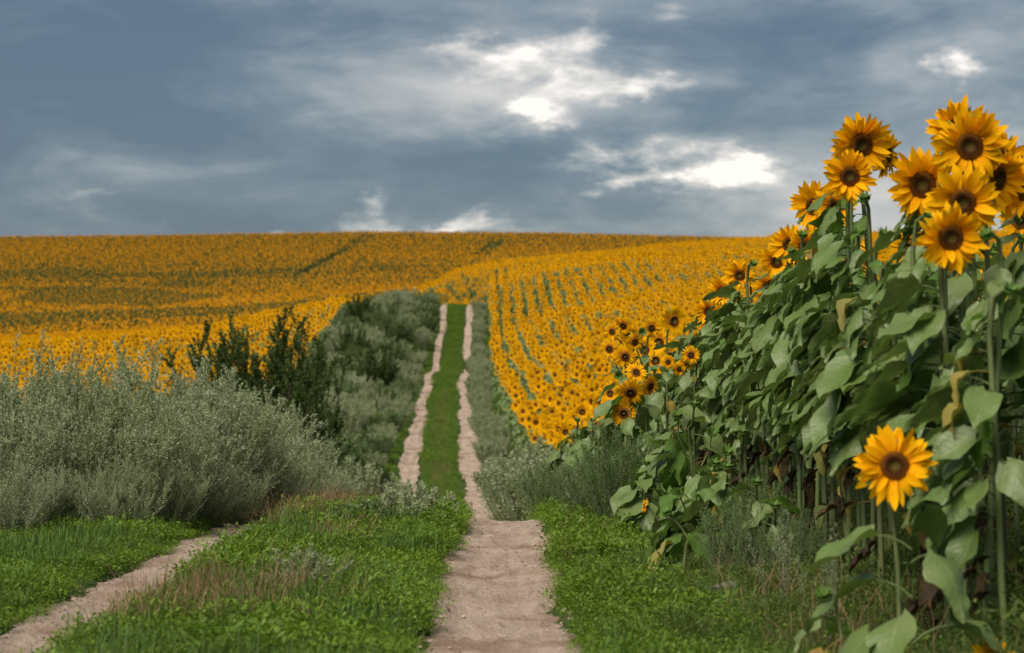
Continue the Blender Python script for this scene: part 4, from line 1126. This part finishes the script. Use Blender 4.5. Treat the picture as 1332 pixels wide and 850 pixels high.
WEEDT = [blade_tuft(630 + i, 24, .07, .32, .0022, [M_WEED, M_GRASS, M_WEED][i], 1.3, .75) for i in range(3)] + [mat_patch(640 + i, 130, .13, .22, .026, .0048, [M_WEED, M_WEED, M_GRASS][i]) for i in range(3)]
DRYT = [blade_tuft(650 + i, 26, .06, .30, .0017, M_DRY, 1.1) for i in range(3)]
def edge_low(P):
    """plants get shorter beside a rut"""
    c = xright(P[:, 1]); d = np.minimum(np.abs(np.abs(P[:, 0] - c) - .28), np.abs(np.abs(P[:, 0] - c + 1.75) - .22)); return .55 + .45 * np.clip(d / .16, 0, 1)
# strip between the ruts and both near verges
P = np.concatenate([scatter(5200, -1.6, -.2, 6.5, 18.5, 1), scatter(5200, -4.6, -1.9, 9, 20, 2), scatter(4200, .24, 1.5, 6.5, 20, 3)])
P = P[rut_clear(P, .0)]; P = P[in_view(P, m=1.0)]
_q = P[:, 0] - xright(P[:, 1]); P = P[~((_q > .6) & (np.random.default_rng(4).random(len(P)) < np.clip((_q - .55) * 2.2, 0, .97)))]
stuff('low_grass', P, KNOT, 'lush low green plants carpeting the strip between and beside the ruts', 'grass', 70, .7, 1.3, lambda P: edge_low(P) * (.65 + .8 * vnoise(P[:, 0], P[:, 1], 2.2, 34)))
P = np.concatenate([scatter(2200, -1.5, -.3, 7, 18, 11), scatter(3200, -4.6, -2.02, 9, 19, 12), scatter(650, .35, 1.6, 7, 19, 13)])
P = P[rut_clear(P, .06)]; P = P[in_view(P, m=1.0)]; P = P[vnoise(P[:, 0], P[:, 1], 1.3, 21) > .35]
stuff('grass', P, TUFT, 'longer grass blades standing in the near verges', 'grass', 71, .6, 1.3, edge_low)
P = np.concatenate([scatter(4200, 1.0, 3.2, 6.6, 16, 14), scatter(2400, .6, 1.4, 6.8, 16, 15)]); P = P[in_view(P, m=1.0)]
stuff('undergrowth', P, WEEDT, 'shaded weeds and grass under the sunflower bank', 'undergrowth', 72, .5, 1.1, lambda P: (.55 + .9 * vnoise(P[:, 0], P[:, 1], 1.7, 35)) * (.55 + .75 * sst(1.2, 1.7, P[:, 0] - xright(P[:, 1]))))
# strip and verges past the crest
P = np.concatenate([scatter(13000, -1.5, -.25, 19, 177, 16), scatter(8000, -3.6, -1.95, 30, 177, 17), scatter(9000, .25, 1.6, 19, 177, 18)]); P = P[rut_clear(P, .07, .14)]
stuff('grass', P, KNOT * 2 + TUFT, 'green grass strip of the climbing track past the crest', 'grass', 73, .8, 1.5, lambda P: .6 + .8 * vnoise(P[:, 0], P[:, 1], .8, 33))
# reddish dry grass
def patchpts(px, py, rx, ry, n, seed, zoff=0):
    r = np.random.default_rng(seed); out = []
    d = -F * .95 / (HY - py); X = px2x(px, d)
    return np.column_stack([X + r.normal(0, rx, n), d + r.normal(0, ry, n)])
P = np.concatenate([patchpts(425, 664, .30, .6, 130, 1), patchpts(470, 658, .18, .5, 70, 2), patchpts(395, 690, .18, .5, 45, 3), patchpts(300, 705, .10, .5, 12, 4), patchpts(455, 720, .12, .4, 12, 5),
                    patchpts(250, 810, .22, .4, 40, 6), patchpts(190, 830, .2, .3, 26, 7), patchpts(360, 790, .25, .6, 26, 8), patchpts(745, 745, .05, .4, 9, 9), patchpts(330, 672, .25, .5, 20, 10), patchpts(520, 662, .1, .3, 8, 11)])
P = P[rut_clear(P, .10)]
stuff('dry_grass', P, DRYT, 'reddish dry grass tufts along the crest and in the strip', 'grass', 74, .6, 1.15)
P = np.concatenate([scatter(160, 1.0, 2.2, 7, 14, 31)]); P = P[in_view(P, m=.2)]
stuff('dry_grass', P, DRYT, 'pale dry stalks among the weeds under the bank', 'grass', 75, .6, 1.2)
P = np.concatenate([scatter(420, -1.15, -.6, 58, 108, 32)]); 
stuff('dry_grass', P, DRYT, 'brownish worn patches in the strip of the climbing track', 'grass', 76, .6, 1.0)
t = link('grass_tuft', blade_tuft(660, 60, .035, .22, .0026, M_GRASS, .6), None, (px2x(352, 11.2), 11.2, float(Zg(px2x(352, 11.2), 11.2))))
tag(t, 'single upright tuft of dark green grass in the strip left of the seedling', 'grass tuft')

# gravel in the ruts
def pebble(seed):
    r = np.random.default_rng(seed); V = []; k = 6
    V.append((0, 0, .6))
    for j in range(k): a = j * 6.283 / k; q = r.uniform(.8, 1.2); V.append((q * math.cos(a), q * math.sin(a), .15 * r.uniform(.5, 1.5)))
    b = MB(); b.add(V, [(0, 1 + j, 1 + (j + 1) % k) for j in range(k)]); return b.mesh('pebble', [M_SOIL2])
def soil2():
    m, nt, out = mat('crumb'); oi = nt.nodes.new('ShaderNodeObjectInfo')
    p = nt.nodes.new('ShaderNodeBsdfPrincipled'); nt.links.new(mixc(nt, oi.outputs['Random'], (.16, .10, .07), (.46, .34, .27)), p.inputs['Base Color']); p.inputs['Roughness'].default_value = .95
    nt.links.new(p.outputs[0], out.inputs[0]); return m
M_SOIL2 = soil2()
r0 = np.random.default_rng(8); n = 5200
y = 7 + 11 * r0.random(n) ** 1.3; which = r0.random(n) < .6
x = xright(y) - np.where(which, 0, 1.75) + r0.uniform(-1, 1, n) * np.where(which, .30, .23)
zt = Zg(x, y) + .018 + .00035 * y
instancer('gravel', np.column_stack([x, y, zt - .001]), np.column_stack([r0.normal(0, .3, n), r0.normal(0, .3, n), r0.uniform(0, 6, n)]), .002 + .010 * r0.random(n) ** 5, r0.integers(0, 3, n), [pebble(i) for i in range(3)], 'loose crumbs of soil and small stones lying in the ruts', 'gravel')

# stone beside the young plants
def stone():
    import bmesh
    bm = bmesh.new(); bmesh.ops.create_icosphere(bm, subdivisions=4, radius=1)
    r = random.Random(4); ks = [(Vector((r.gauss(0, 1), r.gauss(0, 1), r.gauss(0, 1))).normalized(), r.uniform(.55, .95)) for _ in range(16)]
    for v in bm.verts:
        c = v.co.copy()
        for n_, d_ in ks:
            q = v.co.dot(n_)
            if q > d_: v.co -= n_ * (q - d_) * .85
        v.co *= 1 + .05 * math.sin(c.x * 9 + c.y * 7) * math.sin(c.z * 8 + 1)
    me = bpy.data.meshes.new('stone'); bm.to_mesh(me); bm.free(); me.materials.append(M_STONE)
    X, d = px2x(944, 10.35), 10.35
    o = link('stone', me, None, (X, d, float(Zg(X, d)) + .05), (.3, .5, .7), (.115, .10, .10))
    tag(o, 'lumpy grey-brown stone lying in the grass below the margin sunflowers', 'stone')
stone()
